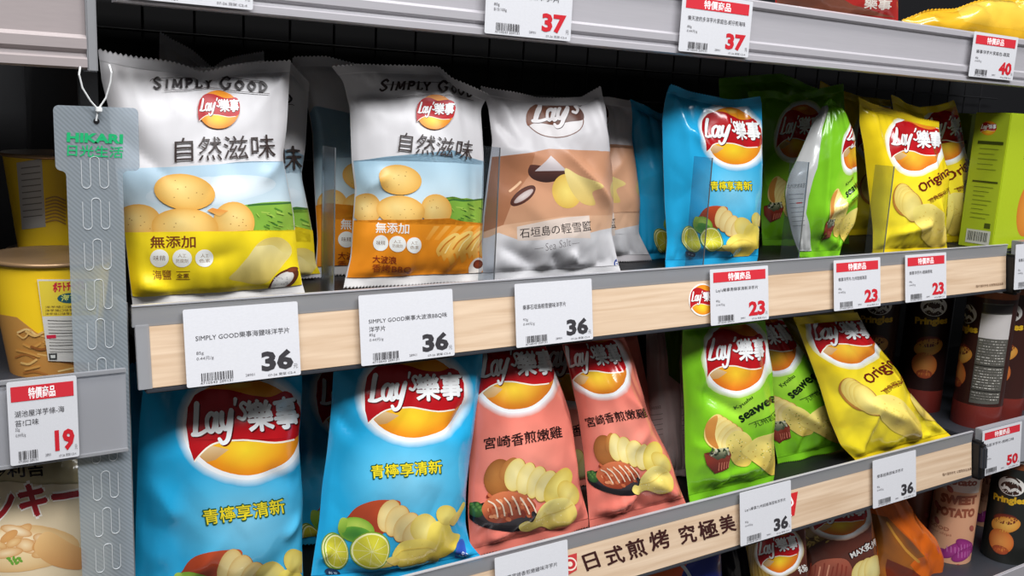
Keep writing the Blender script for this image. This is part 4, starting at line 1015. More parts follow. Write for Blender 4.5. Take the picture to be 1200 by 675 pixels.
Bag(L6, R6, T6, B6, foot=(1065, 299), deck=-.0135, lean=4, yaw=5, D=.026, seed=61, crumple=1.3, folds=((1020, 130, 1030, 290, .3, .016), (1075, 150, 1082, 215, .35, .012), (1085, 235, 1100, 285, .6, .012), (1040, 275, 1080, 262, .6, .012))).build(
    'chip_bag', 'yellow original bag in front on the middle shelf, left of its twin', ORIG, YB, mat='gloss', back=(190, 188, 186))
orig6b = aff([((1073.3, 169.3), (1109, 158)), ((1044.5, 169.3), (1084, 158)), ((1081.3, 225.3), (1115, 209)), ((1113, 210.7), (1146, 193)), ((1060, 232), (1092, 226))])
Bag([(1044, 111), (1050, 150), (1062, 200), (1066, 284)], [(1118, 117), (1125, 141), (1132, 181), (1140, 202), (1138, 240), (1136, 270), (1135, 284)], [(1044, 111), (1060, 120), (1076, 126), (1098, 124), (1118, 117)], [(1066, 286), (1100, 285), (1135, 284)],
    y=.105, deck=-.0135, lean=4, yaw=5, D=.018, seed=62, crumple=1.3, folds=((1112, 205, 1120, 270, .6, .012),)).build(
    'chip_bag', 'yellow original bag behind the front yellow one, next to the lime green carton', ORIG, YB, mat='gloss', xf=orig6b)
# dim bags further back between green and yellow
Bag([(960, 95), (963, 180), (966, 290)], [(1044, 118), (1046, 200), (1048, 285)], [(955, 90), (985, 104), (1010, 112), (1044, 118)], [(966, 290), (1010, 288), (1048, 285)], y=.21, deck=-.0135, lean=2, yaw=12, D=.02, seed=63).build(
    'chip_bag', 'dim olive yellow bag behind, between the twisted green and yellow bags', ORIG, YB, mat='gloss', xf=shift(-38, -12))
Bag([(842, 92), (846, 180), (850, 290)], [(958, 104), (958, 200), (960, 285)], [(842, 97), (880, 92), (915, 88), (958, 104)], [(850, 290), (900, 288), (960, 285)], y=.22, deck=-.0135, lean=2, yaw=12, D=.02, seed=64).build(
    'chip_bag', 'dim green bag top at the back above the shaded green seaweed bag', SEAW, GREEN, mat='gloss', xf=shift(60, -235))

# ------------------------------------------------------------------ bags on the lower shelf
DK = -.3165
c1 = aff([((427.3, 464.8), (215.2, 501.9)), ((543.3, 464.8), (352.6, 497)), ((485.2, 416), (284.5, 444)), ((434.8, 561.3), (233.6, 618)), ((519.3, 555.2), (333.4, 600)), ((436, 588), (252, 647))])
Bag([(166, 418), (168, 455), (164, 500), (162, 540), (160, 620), (158, 740)], [(352, 408), (354, 455), (353, 490), (350, 525), (352, 560), (355, 600), (354, 660), (356, 735)], [(166, 418), (220, 414), (300, 410), (352, 408)], [(158, 742), (250, 740), (356, 735)],
    y=.052, foot=(255, 738), deck=-.3165, lean=3, yaw=3, D=.034, seed=71, crumple=1.3, folds=((345, 560, 300, 545, -.3, .016), (175, 560, 200, 600, .3, .02), (352, 600, 330, 625, .5, .012))).build(
    'chip_bag', 'bright blue lime bag at the lower left, nearest the grey upright', LIME, BLUE, xf=c1)
c1b = aff([((427.3, 464.8), (369, 470)), ((543.3, 464.8), (470, 472)), ((485.2, 416), (420, 425)), ((394, 646), (366, 632)), ((488, 652), (450, 645))])
Bag([(322, 420), (330, 520), (338, 640), (342, 700)], [(500, 410), (500, 520), (500, 680)], [(322, 420), (400, 414), (500, 408)], [(342, 700), (420, 690), (500, 680)], y=.125, deck=-.3165, lean=2, yaw=3, D=.024, seed=72).build(
    'chip_bag', 'dark shaded blue bag in the gap between two front blue lime bags', LIME, BLUE, xf=c1b)
Bag([(140, 425), (138, 520), (140, 640)], [(300, 420), (300, 520), (300, 640)], [(140, 425), (220, 420), (300, 416)], [(140, 640), (220, 638), (300, 636)], y=.13, deck=-.3165, lean=2, D=.022, seed=73).build(
    'chip_bag', 'dark blue bag sliver behind the lower left lime bag beside the upright', None, BLUE)
L8 = [(394, 404), (391, 430), (388, 480), (383, 530), (377, 570), (374, 610), (368, 640), (362, 674)]
R8 = [(566, 396), (565, 430), (558, 480), (551, 530), (546, 570), (545, 610), (550, 640), (566, 666)]
Bag(L8, R8, [(394, 404), (450, 400), (510, 397), (566, 396)], [(362, 676), (420, 676), (500, 673), (566, 667)], foot=(460, 680), deck=-.3165, lean=5, yaw=3, D=.034, seed=81, crumple=1.3,
    folds=((545, 470, 515, 500, -.5, .016), (388, 480, 410, 505, -.35, .016), (525, 640, 560, 655, .8, .010), (370, 655, 385, 640, .5, .01), (455, 400, 440, 420, .3, .012))).build(
    'chip_bag', 'bright blue lime bag in full view on the lower shelf beside the salmon bag', LIME, BLUE)
SAL = (232, 126, 110)
Bag([(546, 404), (548, 470), (550, 540), (548, 600), (552, 652)], [(634, 390), (646, 425), (660, 460), (668, 485), (674, 530), (680, 570), (689, 600), (690, 613)], [(546, 404), (580, 398), (634, 390)], [(552, 653), (600, 643), (650, 627), (690, 613)],
    foot=(625, 641), deck=-.3165, lean=6, yaw=2, D=.032, seed=91, crumple=1.3, folds=((655, 410, 668, 500, -.4, .012), (660, 520, 672, 590, .4, .012), (570, 632, 600, 618, .5, .012))).build(
    'chip_bag', 'salmon pink grilled chicken bag touching the right side of the blue lime bag', CHICK, SAL)
c4 = aff([((604, 437), (699.2, 431)), ((558, 437), (660, 424)), ((604, 482), (697, 460)), ((568, 527), (697.3, 501)), ((659.2, 513), (756, 486)), ((573.7, 611.5), (703, 570)), ((651.5, 601), (772, 562)), ((590, 560), (718, 530))])
Bag([(656, 394), (666, 430), (677, 480), (684, 530), (688, 575), (691, 612)], [(728, 388), (742, 420), (750, 450), (758, 480), (772, 508), (784, 530), (794, 560), (804, 584)], [(652, 394), (690, 390), (728, 388)], [(687, 614), (730, 606), (770, 595), (804, 585)],
    foot=(745, 608), deck=-.3165, lean=7, yaw=2, D=.028, seed=92, crumple=1.3, folds=((700, 600, 740, 575, .6, .014), (715, 455, 760, 500, .3, .012), (755, 560, 790, 580, .5, .012))).build(
    'chip_bag', 'salmon pink grilled chicken bag leaning right, second of the two salmon bags', CHICK, SAL, xf=c4)
Bag([(580, 398), (590, 500), (600, 610)], [(745, 386), (760, 470), (770, 560)], [(580, 398), (660, 392), (745, 386)], [(600, 610), (690, 590), (770, 570)], y=.13, deck=-.3165, lean=3, yaw=8, D=.022, seed=93).build(
    'chip_bag', 'dark shaded salmon bag at the back between the two front salmon bags', CHICK, SAL, xf=shift(70, -10))
for (xa, xb, ya, lab, sd) in ((757, 792, .10, 'narrow pinkish bag seen edge on beside the leaning salmon bag', 94), (787, 812, .085, 'narrow pale bag back touching the upright green seaweed bag', 95)):
    P = Art(); P.grp('lettering'); P.text('九州岩燒海苔', (xa + 4, 481), (xa + 18, 479), 4, (70, 60, 60))
    for k in range(5): P.stroke([(xa + 5, 486 + k * 6), (xa + 20, 485 + k * 6)], .8, (120, 110, 110), caps=False)
    P.grp('pouch').poly([(xb - 14, 370), (xb + 30, 370), (xb + 30, 470), (xb - 8, 440)], (84, 130, 30), (60, 100, 24))
    Bag([(xa, 380), (xa, 450), (xa + 4, 520), (xa + 12, 590)], [(xb + 10, 376), (xb + 8, 450), (xb + 8, 520), (xb + 12, 580)], [(xa, 380), (xa + 20, 377), (xb + 10, 376)], [(xa + 12, 590), (xa + 24, 586), (xb + 12, 580)], y=ya, deck=-.3165, lean=3, yaw=30, D=.018, seed=sd).build(
        'chip_bag', lab, P, (186, 164, 160))
Bag([(800, 378), (799, 420), (802, 480), (803, 540), (808, 584)], [(895, 368), (900, 400), (903, 450), (905, 500), (908, 540), (907, 560)], [(800, 378), (840, 374), (895, 368)], [(808, 585), (840, 577), (880, 567), (907, 560)],
    foot=(860, 582), deck=-.3165, lean=5, yaw=2, D=.030, seed=101, crumple=1.5, folds=((815, 385, 812, 470, .6, .010), (810, 455, 850, 480, -.5, .016), (895, 380, 902, 480, .5, .010), (830, 560, 880, 545, .5, .014), (806, 520, 840, 525, .3, .012))).build(
    'chip_bag', 'bright green seaweed bag standing upright in front on the lower shelf', SEAW, GREEN, back=(180, 170, 168))
c6b = aff([((862.7, 419.3), (900, 399)), ((898, 419), (934, 403)), ((862.7, 458), (903, 437)), ((869.3, 496.7), (921.3, 465)), ((902.7, 474), (951, 443)), ((893, 527), (963, 496)), ((840, 535), (914.7, 503))])
Bag([(870, 370), (880, 420), (896, 480), (906, 530), (912, 562)], [(912, 366), (930, 400), (947, 431), (962, 462), (976, 492), (990, 518), (1001, 538)], [(870, 372), (890, 368), (912, 366)], [(912, 563), (940, 556), (970, 548), (1001, 539)],
    y=.060, foot=(955, 555), deck=-.3165, lean=7, yaw=2, D=.026, seed=102, crumple=1.0, folds=((905, 470, 985, 515, .4, .012), (937, 505, 935, 545, -.5, .012))).build(
    'chip_bag', 'green seaweed bag leaning right behind the upright green one', SEAW, GREEN, xf=c6b)
c7 = aff([((1073.3, 169.3), (990, 398)), ((1044.5, 169.3), (951, 392)), ((1073.3, 200), (993, 427)), ((1081.3, 225.3), (1025, 449)), ((1113, 210.7), (1060, 430)), ((1060, 232), (1016, 466)), ((1090, 270), (1045, 490))])
Bag([(930, 372), (945, 410), (960, 450), (972, 490), (985, 520), (1004, 538)], [(1004, 366), (1018, 392), (1034, 412), (1050, 432), (1064, 458), (1078, 474), (1096, 492), (1115, 509)], [(930, 374), (965, 370), (1004, 366)], [(1004, 539), (1040, 530), (1080, 518), (1115, 510)],
    foot=(1060, 527), deck=-.3165, lean=9, yaw=0, D=.028, seed=111, crumple=1.5, folds=((1000, 470, 1040, 490, .6, .014), (1040, 480, 1075, 520, .6, .014), (1010, 480, 1005, 525, .5, .012), (1060, 480, 1100, 512, -.5, .012), (1000, 400, 1050, 460, .3, .012))).build(
    'chip_bag', 'yellow original bag slumped and leaning right at the end of the lower shelf', ORIG, YB, xf=c7)
Bag([(900, 368), (915, 430), (930, 530)], [(1000, 360), (1010, 430), (1020, 500)], [(900, 370), (950, 364), (1000, 360)], [(930, 530), (980, 520), (1020, 505)], y=.145, deck=-.3165, lean=4, yaw=12, D=.016, seed=112).build(
    'chip_bag', 'dark olive bag behind the leaning green and slumped yellow bags', None, (190, 168, 40))

# ------------------------------------------------------------------ bottom row, cut by the photo's lower edge
GOLD = art_gold(); STEAK = art_steak()
D1 = Art(); D1.grp('pouch'); D1.poly([(660, 700), (740, 655), (790, 648), (812, 660), (790, 720), (660, 760)], (240, 150, 30), (214, 70, 30), dirv=(1, 0)); D1.poly([(600, 700), (720, 668), (742, 656), (752, 660), (720, 740), (600, 760)], (40, 150, 70), (190, 180, 40), dirv=(1, 0)); D1.poly([(812, 640), (840, 640), (846, 720), (786, 720), (800, 670)], (24, 40, 130), (30, 50, 160)); D1.ring(770, 700, 42, 48, 4, 0, (200, 210, 220))
Bag([(668, 640), (676, 720), (680, 830)], [(842, 606), (848, 700), (850, 800)], [(668, 642), (750, 630), (842, 606)], [(680, 830), (770, 820), (850, 800)], y=.06, deck=-.64, lean=4, yaw=10, D=.024, seed=121).build(
    'chip_bag', 'blue, orange and green bag top below the brush lettering of the lower shelf', D1, (30, 60, 150))
Bag([(838, 606), (846, 700), (850, 800)], [(885, 600), (890, 700), (892, 790)], [(838, 606), (860, 602), (885, 600)], [(850, 800), (870, 796), (892, 790)], y=.10, deck=-.64, lean=4, yaw=14, D=.02, seed=122).build(
    'chip_bag', 'dark violet bag between the blue and the gold bags in the bottom row', None, (30, 28, 40))
Bag([(868, 610), (876, 650), (884, 700), (886, 790)], [(944, 586), (944, 640), (944, 700), (944, 780)], [(868, 612), (905, 596), (944, 586)], [(886, 790), (915, 786), (944, 780)], y=.035, deck=-.64, lean=5, yaw=14, D=.024, seed=123, crumple=1.3).build(
    'chip_bag', 'gold and brown bag with a red badge in the bottom row', GOLD, (158, 128, 62))
Bag([(938, 590), (941, 640), (944, 700), (946, 780)], [(1016, 575), (1022, 620), (1028, 680), (1034, 770)], [(938, 592), (975, 582), (1016, 575)], [(946, 780), (990, 776), (1034, 770)], y=.055, deck=-.64, lean=5, yaw=12, D=.026, seed=124, crumple=1.1).build(
    'chip_bag', 'brown grilled meat bag with white slanted lettering in the bottom row', STEAK, (96, 52, 42))
D4 = Art(); D4.grp('pouch'); D4.poly([(1016, 600), (1040, 606), (1080, 650), (1066, 662), (1090, 690), (1050, 720), (1028, 700)], (150, 88, 36), (190, 110, 40)); D4.poly([(1040, 655), (1070, 668), (1085, 680), (1060, 700), (1036, 700)], (126, 50, 26), (110, 40, 24)); D4.stroke([(1038, 612), (1058, 640), (1076, 658)], 3, (214, 150, 60))
Bag([(1008, 566), (1016, 600), (1026, 660), (1030, 760)], [(1042, 566), (1060, 590), (1076, 625), (1096, 654), (1104, 680), (1100, 745)], [(1008, 566), (1024, 562), (1042, 562)], [(1030, 762), (1070, 756), (1100, 746)], y=.05, deck=-.64, lean=6, yaw=12, D=.024, seed=125, crumple=1.6,
    folds=((1040, 610, 1080, 660, .6, .012),)).build('chip_bag', 'vivid orange crumpled bag at the right end of the bottom row bags', D4, (222, 104, 26))

# ------------------------------------------------------------------ packs on the top shelf and at the left
TA = Art(); TA.grp('pouch'); TA.poly([(890, -20), (960, -20), (1000, 6), (1050, 20), (900, 10)], (90, 60, 50), (140, 80, 60)); TA.grp('logo'); TA.text('樂事', (1012, 10), (1044, 12), 12, (230, 220, 210), bold=.03)
Bag([(905, -80), (905, -40), (910, 0), (915, 18)], [(1052, -80), (1053, -30), (1053, 10), (1053, 26)], [(905, -80), (980, -82), (1052, -80)], [(915, 18), (980, 22), (1053, 26)], y=.06, foot=(980, 20), deck=.296, lean=3, yaw=14, D=.02, seed=131).build(
    'snack_pack', 'red and brown pack above the upper rail, cut by the photo top', TA, (170, 44, 40), cat='snack pack')
TB = Art(); TB.grp('logo'); TB.ell(1166, 18, 22, 8, -14, (214, 60, 50), (190, 40, 40)); TB.text('Lay\'s', (1150, 22), (1182, 13), 8, (244, 236, 220), bold=.03); TB.grp('pouch'); TB.poly([(1120, 4), (1220, 0), (1220, 40), (1130, 26)], (222, 190, 80), (206, 158, 40))
Bag([(1056, 12), (1056, 16), (1058, 22), (1060, 28)], [(1235, 2), (1237, 12), (1238, 30), (1240, 44)], [(1056, 12), (1085, 6), (1120, 6), (1160, -2), (1200, -2), (1235, 2)], [(1060, 28), (1120, 34), (1180, 40), (1240, 46)], y=.07, foot=(1150, 36), deck=.296, lean=20, yaw=10, D=.02, seed=132, crumple=1.4).build(
    'snack_pack', 'yellow pack lying flat above the upper rail at the right corner', TB, (206, 158, 34), cat='snack pack')
NP = art_noodle_pack()
Bag([(-70, 535), (-68, 600), (-66, 700), (-66, 770)], [(140, 520), (143, 600), (141, 680), (141, 760)], [(-70, 540), (30, 532), (140, 522)], [(-66, 772), (40, 766), (141, 760)], y=.045, foot=(30, 760), deck=-.36, lean=2, yaw=0, D=.024, seed=133, crumple=.6).build(
    'snack_pack', 'cheese noodle snack pack with large red katakana at the lower left', NP, (224, 204, 170), cat='snack pack')

# ------------------------------------------------------------------ noodle cups
def noodle_cup(label, cx, cy, z0, r0, z1, r1, full=True):
    root = empty('noodle_cup', (cx, cy, z0)); tag(root, label, 'noodle cup', None)
    mp = ConeMap(cx, cy, z0, r0, z1, r1)
    bm = lathe([(r0 * .9, z0), (r0, z0 + .001), (r1, z1 - .001)], cx, cy, 72)
    me = bpy.data.meshes.new('x'); bm.to_mesh(me); V = np.array([v.co[:] for v in me.vertices]); F = [tuple(p.vertices) for p in me.polygons]; bm.free()
    C = np.tile(lin((238, 196, 30)), (len(V), 1)); n = V - np.array([cx, cy, 0]); n[:, 2] = 0; n /= np.linalg.norm(n, axis=1)[:, None]
    A = Art(); A.z(0, 225, 3)
    if full:
        A.grp('pouch'); A.poly([(-60, 420), (60, 440), (130, 495), (250, 520), (420, 500), (420, 720), (-60, 720)], (206, 150, 74), (190, 128, 60)); rd = random.Random(3)
        for k in range(46):
            x = rd.uniform(50, 400); y = rd.uniform(485, 640); ln = rd.uniform(40, 90)
            A.stroke([(x, y), (x + ln * .5, y + rd.uniform(-12, 16)), (x + ln, y + rd.uniform(-24, 24))], rd.uniform(5, 9), rd.choice([(232, 186, 110), (214, 156, 78), (176, 112, 50), (240, 204, 136), (150, 90, 40)]))
        A.grp('label'); A.poly([(132, 306), (346, 306), (332, 600), (170, 592)], (226, 222, 214), (216, 212, 206)); A.poly([(136, 312), (346, 312), (342, 432), (150, 436)], (240, 214, 70), (236, 206, 60))
        A.grp('lettering'); A.text('ポテトチップス', (188, 352), (294, 342), 34, (206, 36, 60), bold=.05); A.ell(243, 372, 42, 18, -2, (32, 92, 104)); A.text('海苔', (214, 384), (272, 382), 24, (226, 230, 120), bold=.03)
        for k in range(3): A.text('洋芋條口味零食香脆', (160, 408 + k * 12), (325 - k * 20, 406 + k * 12), 9, (120, 90, 50))
        for k in range(11): A.stroke([(168 + k * .8, 450 + k * 11), (325 - (k % 3) * 26, 447 + k * 11)], 2.6, (150, 146, 142) if k % 4 else (90, 86, 84), caps=False)
        A.poly([(164, 502), (196, 500), (197, 512), (165, 514)], (214, 40, 70)); 
        A.poly([(172, 566), (200, 565), (200, 588), (174, 588)], (60, 60, 60)); A.poly([(178, 572), (194, 571), (194, 582), (179, 582)], (220, 220, 215))
    elif full is False:
        A.T = (0, 80, 3.07); A.grp('label'); A.poly([(60, 340), (150, 325), (165, 570), (80, 580)], (176, 172, 166)); A.grp('lettering')
        for k in range(9): A.stroke([(76 + k, 360 + k * 22), (145 + k, 352 + k * 22)], 4, (110, 106, 100), caps=False)
        for k in range(8): A.stroke([(165, 470 + k * 12), (200, 462 + k * 12), (235, 476 + k * 12)], 5, (176, 130, 60))
    if full: build_art(A, ('pouch',), mp, 'cup_wall', MAT['card'], root, None, 'x', None, extra=(V, F, C, n))
    else: mesh_from('cup_wall', V, F, C, MAT['card'], root, n)
    build_art(A, ('label',), mp, 'paper_label', MAT['card'], root, None, 'x'); build_art(A, ('lettering',), mp, 'lettering', MAT['card'], root, None, 'x')
    fin('lid', lathe([(r1 + .0005, z1 - .0025), (r1 + .0024, z1 - .0015), (r1 + .0024, z1 + .0002), (r1 + .001, z1 + .0012), (r1 * .93, z1 + .0008)], cx, cy, 72), new_mat('lid_foil', (150, 120, 88), .3, metal=.4), root, True)
    return root
dk = -.0618
noodle_cup('yellow noodle cup with a white ingredient label, nearest on the left shelf', -.0545, .062, dk, .034, .034, .0470)
cq = at(64, 180, .17); cb = at(64, 290, .17)
noodle_cup('dim yellow noodle cup stacked at the back above the front cup', cq[0], .17, cb[2], .034, cq[2], .043, False)
noodle_cup('dim lower noodle cup at the back under the stacked one', cq[0], .17, dk, .034, cb[2] - .0016, .043, None)
for k, (x, z) in enumerate(((-.36, 'left'), (-.27, 'middle'), (-.18, 'right'))):
    r = empty('snack_carton', (x + .04, .27, dk)); tag(r, f'dim brown carton behind the left wire grid, {z} of three', 'carton', 'cartons behind the wire grid')
    boxobj('carton_body', (x, x + .084, .245, .31, dk, .205), new_mat('brown_carton', (150, 84, 52), .5), r, .001)
    boxobj('carton_band', (x + .004, x + .080, .2440, .2452, .09, .12), new_mat('carton_band', (176, 120, 96), .5), r)

# ------------------------------------------------------------------ frosted hanging strip with green store lettering
YS = -.0040
p = lambda x, y: at(x, y, YS)
def slotted_strip():
    root = empty('clip_strip', tuple(p(112, 300))); tag(root, 'frosted plastic hanging strip with green lettering and stamped slots at the left', 'hanging strip')
    def solid(name, outl, y0, y1, mat):
        bm = bmesh.new(); a = [bm.verts.new((q[0], y0, q[2])) for q in outl]; b = [bm.verts.new((q[0], y1, q[2])) for q in outl]; n = len(a)
        bm.faces.new(a); bm.faces.new(b[::-1])
        for i in range(n): bm.faces.new((a[i], b[i], b[(i + 1) % n], a[(i + 1) % n]))
        return fin(name, bm, mat, root)
    TL, TR = p(62, 123), p(162, 131); w0, w1 = TL[0], TR[0]; zt = TL[2]; zb = p(66, 200)[2]; xs0 = p(79, 240)[0]; xs1 = p(145, 240)[0]; zz = -.34
    def rc(cx, cz, r, a0, a1): return [(cx + r * math.cos(math.radians(a)), 0, cz + r * math.sin(math.radians(a))) for a in np.linspace(a0, a1, 6)]
    r = .004
    hole = p(113, 142)
    out = rc(w0 + r, zt - r, r, 180, 90) + rc(w1 - r, zt - r, r, 90, 0) + rc(w1 - r, zb + r, r, 0, -90) + rc(xs1 + r, zb - r, r, 90, 180)[::1] + [(xs1, 0, zz), (xs0, 0, zz)] + rc(xs0 - r, zb - r, r, 0, 90) + rc(w0 + r, zb + r, r, 270, 180)
    solid('strip_body', out, YS, YS + .0006, MAT['strip'])
    bm = bmesh.new()
    xm = (xs0 + xs1) / 2; z = p(112, 230)[2] + .028
    k = 0
    while z > zz + .05:
        h = .0185; wv = .0045
        for dx in (-.0065, .0065):
            pts = [(xm + dx - .0032, YS - .0003, z - (0 if dx < 0 else .0)), (xm + dx - .0032, YS - .0003, z - h)]
            pts += [(xm + dx - .0032 * math.cos(a), YS - .0003, z - h - .0032 * math.sin(a)) for a in np.linspace(.3, 2.8, 6)] + [(xm + dx + .0032, YS - .0003, z - h), (xm + dx + .0032, YS - .0003, z)]
            tube(bm, pts, .00028, 5)
        tube(bm, [(xm - .0065 + .0032 + (.0066) * (1 - math.cos(a)) / 2, YS - .0003, z + .0028 * math.sin(a)) for a in np.linspace(0, math.pi, 8)], .00028, 5)
        tube(bm, [(xm - .0097 + .0194 * (1 - math.cos(a)) / 2, YS - .0003, z + .0055 * math.sin(a) * 0 + .0055 * math.sin(a)) for a in np.linspace(0, math.pi, 10)] , .00028, 5) if False else None
        z -= .0322
    fin('stamped_slots', bm, MAT['embossed'], root)
    mp = PlaneMap((TL[0], YS - .0004, TL[2]), (1, 0, 0), (0, 0, 1))
    A = Art(); A.z(0, 0, 3); A.grp('lettering'); gcol = (16, 168, 104)
    A.text('HIKARI', (234, 499), (432, 506), 34, gcol, bold=.05); A.text('日光生活', (236, 548), (432, 556), 40, gcol, bold=.02)
    build_art(A, ('lettering',), mp, 'lettering', new_mat('green_ink', rough=.5, attr=True), root, None, False)
    bm = bmesh.new(); hx, hz = hole[0], hole[2]
    bmesh.ops.create_cone(bm, cap_ends=True, segments=20, radius1=.0022, radius2=.0022, depth=.0012, matrix=mathutils.Matrix.Translation((hx, YS + .0001, hz)) @ mathutils.Matrix.Rotation(math.pi / 2, 4, 'X'))
    fin('hanging_hole', bm, MAT['black'], root)
    zt_ = empty('zip_tie', (hx, YS, hz)); tag(zt_, 'white cable tie looped through the top of the hanging strip', 'cable tie')
    bm = bmesh.new()
    q = lambda x, y, yy: at(x / 3, y / 3, yy)
    tube(bm, [q(338, 425, YS - .003), q(345, 385, YS - .004), q(318, 355, YS - .006), q(290, 310, YS - .008), q(278, 262, YS - .009), q(282, 235, YS - .006)], .0007, 6)
    tube(bm, [q(345, 385, YS - .004), q(372, 345, YS - .006), q(388, 290, YS - .008), q(392, 255, YS - .009), q(384, 228, YS - .006)], .0007, 6)
    fin('tie_loop', bm, MAT['white'], zt_)
    c = q(347, 385, YS - .004); boxobj('tie_head', (c[0] - .0022, c[0] + .0022, YS - .0065, YS - .0015, c[2] - .002, c[2] + .002), MAT['white'], zt_, .0007)
    return root
slotted_strip()

# ------------------------------------------------------------------ price tags (printed millimetres on a card)
def price_tag(label, px, py, zt=None, yf=-.0045, tilt=TILT, W=98, H=66, price='36', red=False, header=False, lines=(), unit='0.44元/g', weight='85g', roll=0, group='price tags on the shelf fronts', bot=None):
    o = at(px, py, yf); 
    if zt is not None: o = np.array([at(px, py, yf)[0], yf, zt])
    e2 = np.array([0, tilt, 1.0]); e2 /= np.linalg.norm(e2); e1 = np.array([1, 0, 0.0])
    if roll: a = math.radians(roll); e1, e2 = e1 * math.cos(a) + e2 * math.sin(a), e2 * math.cos(a) - e1 * math.sin(a)
    mp = PlaneMap(o, e1, e2, uv=True)
    root = empty('price_tag', tuple(o - e2 * H / 2000 + e1 * W / 2000)); tag(root, label, 'price tag', group)
    n = mp.n; bm = bmesh.new(); w, h, r = W / 1000, H / 1000, .0015
    out = []
    for cx, cz, a0 in ((w - r, -r, 0), (r, -r, 90), (r, -h + r, 180), (w - r, -h + r, 270)):
        for a in (0, 45, 90): t = math.radians(a0 + a); out.append((cx + r * math.cos(t), cz + r * math.sin(t)))
    # gentle curl: two layers of the card
    for k in (0, 1): 
        globals()['_l%d' % k] = [bm.verts.new(tuple(o + e1 * a + e2 * b - n * .0005 * k)) for a, b in out]
    a_, b_ = globals()['_l0'], globals()['_l1']; m = len(out)
    bm.faces.new(a_); bm.faces.new(b_[::-1])
    for i in range(m): bm.faces.new((a_[i], b_[i], b_[(i + 1) % m], a_[(i + 1) % m]))
    fin('card', bm, PAPERW, root)
    s = W / 98.0; dark = (54, 52, 56); rc = (196, 32, 44); A = Art(); A.z(0, 0, 1)
    pc = rc if red else dark
    if header:
        A.grp('header').poly([(5 * s, 4), (W - 5 * s, 4), (W - 5 * s, 16), (5 * s, 16)], (204, 44, 56), dens=1000)
        A.text('特價商品', (W * .30, 14.6), (W * .68, 14.6), 9, (250, 244, 244), bold=.022)
    y = 26 if header else 25
    A.grp('lettering')
    for t, frac in lines: A.text(t, (9 * s, y + 2.5), (9 * s + frac * (W - 16 * s), y + 2.5), 5.2, (70, 68, 72)); y += 7.5
    A.text(weight, (9 * s, H * .60), (15 * s, H * .60), 3.4, (110, 108, 112)); A.text(unit, (9 * s, H * .67), (23 * s, H * .67), 3.4, (110, 108, 112))
    A.text('元', (W - 6.5 * s, H - 6.5), (W - 2.5 * s, H - 6.5), 4, (120, 118, 120)); A.text('07-26 貨架 C2-4', (W * .70, H - 1.8), (W * .95, H - 1.8), 2.4, (90, 88, 92))
    A.text('28901', (W * .50, H - 4), (W * .58, H - 4), 2.2, (110, 108, 112))
    A.grp('digits').text(price, (W * .645, H - 6.5), (W * .935, H - 6.5), 18, pc, bold=.045)
    A.grp('barcode'); rd = random.Random(int(px)); x = 12 * s
    while x < 38 * s:
        b = rd.choice((.35, .6, .9)); A.poly([(x, H - 11), (x + b, H - 11), (x + b, H - 4), (x, H - 4)], (60, 58, 60), dens=1000); x += b + rd.choice((.4, .7, 1.0))
    A.text('4710543 209131', (11 * s, H - 1.6), (38 * s, H - 1.6), 2, (90, 88, 90))
    for g, nm in (('header', 'header_band'), ('lettering', 'lettering'), ('digits', 'price_digits'), ('barcode', 'barcode')): build_art(A, (g,), mp, nm, MAT['paper'], root, None, False, step=6e-6, base=2.5e-4)
    return root
PAPERW = new_mat('white_card', (210, 210, 215), .5)
price_tag('white price tag reading 36 under the yellow potato bag, longest title line', 214, 362, zt=-.0055, W=100, lines=(('SIMPLY GOOD樂事海鹽味洋芋片', .98),))
price_tag('white price tag reading 36 with a two-line title under the orange barbecue bag', 420, 345, zt=-.0045, W=100, lines=(('SIMPLY GOOD樂事大波浪BBQ味', 1.0), ('洋芋片', .2)))
price_tag('white price tag reading 36 under the copper sea salt bag', 603, 331, zt=-.0045, W=100, lines=(('樂事石垣島輕雪鹽味洋芋片', .66),), weight='93g')
price_tag('red-headed price tag reading 23 beside the round badge sticker', 832, 315, zt=-.0045, W=100, H=67, price='23', red=True, header=True, lines=(("Lay's樂事靑檸享清新洋芋片", .86),))
price_tag('red-headed price tag reading 23 below the twisted green bag', 977, 305, zt=-.0045, W=98, H=67, price='23', red=True, header=True, lines=(('樂事洋芋片-九州岩燒海苔', .72),))
price_tag('red-headed price tag reading 23 below the yellow original bag, last on the middle shelf', 1061, 298, zt=-.0045, W=98, H=67, price='23', red=True, header=True, lines=(('樂事洋芋片-經典原味', .66),))
price_tag('white price tag reading 36 below the first salmon bag, cut by the photo bottom', 580, 645, zt=-.3060, W=98, lines=(('樂事宮崎香煎嫩雞味洋芋片', .9),))
price_tag('white price tag reading 36 on the lower shelf below the green seaweed bags', 867, 576, zt=-.3035, W=98, H=71, lines=(("Lay's樂事九州岩燒海苔味洋芋片", .95),))
price_tag('white price tag reading 36 on the lower shelf below the slumped yellow bag', 1023, 538, zt=-.3070, W=104, H=71, lines=(('樂事經典原味洋芋片', .72),))
price_tag('price tag with red 37 on the upper rail above the orange barbecue bag', 570, -15, zt=.3050, yf=-.0078, tilt=0, W=101, H=64, price='37', red=True, header=True, lines=(('樂事大包裝洋芋片', .9),), unit='$15/100g', weight='80g')
price_tag('price tag with red header and 37 on the upper rail above the blue lime bag', 800, -3, zt=.3040, yf=-.0078, tilt=0, W=108, H=62, price='37', red=True, header=True, lines=(('樂天波的多洋芋片家庭包-蚵仔煎海味', .98),), weight='80g')
price_tag('price tag with red 40 on the upper rail at the right corner', 1142, 38, zt=.3070, yf=-.0078, tilt=0, W=112, H=61, price='40', red=True, header=True, lines=(('樂事洋芋片家庭包-蔬菜', .9),), weight='80g')
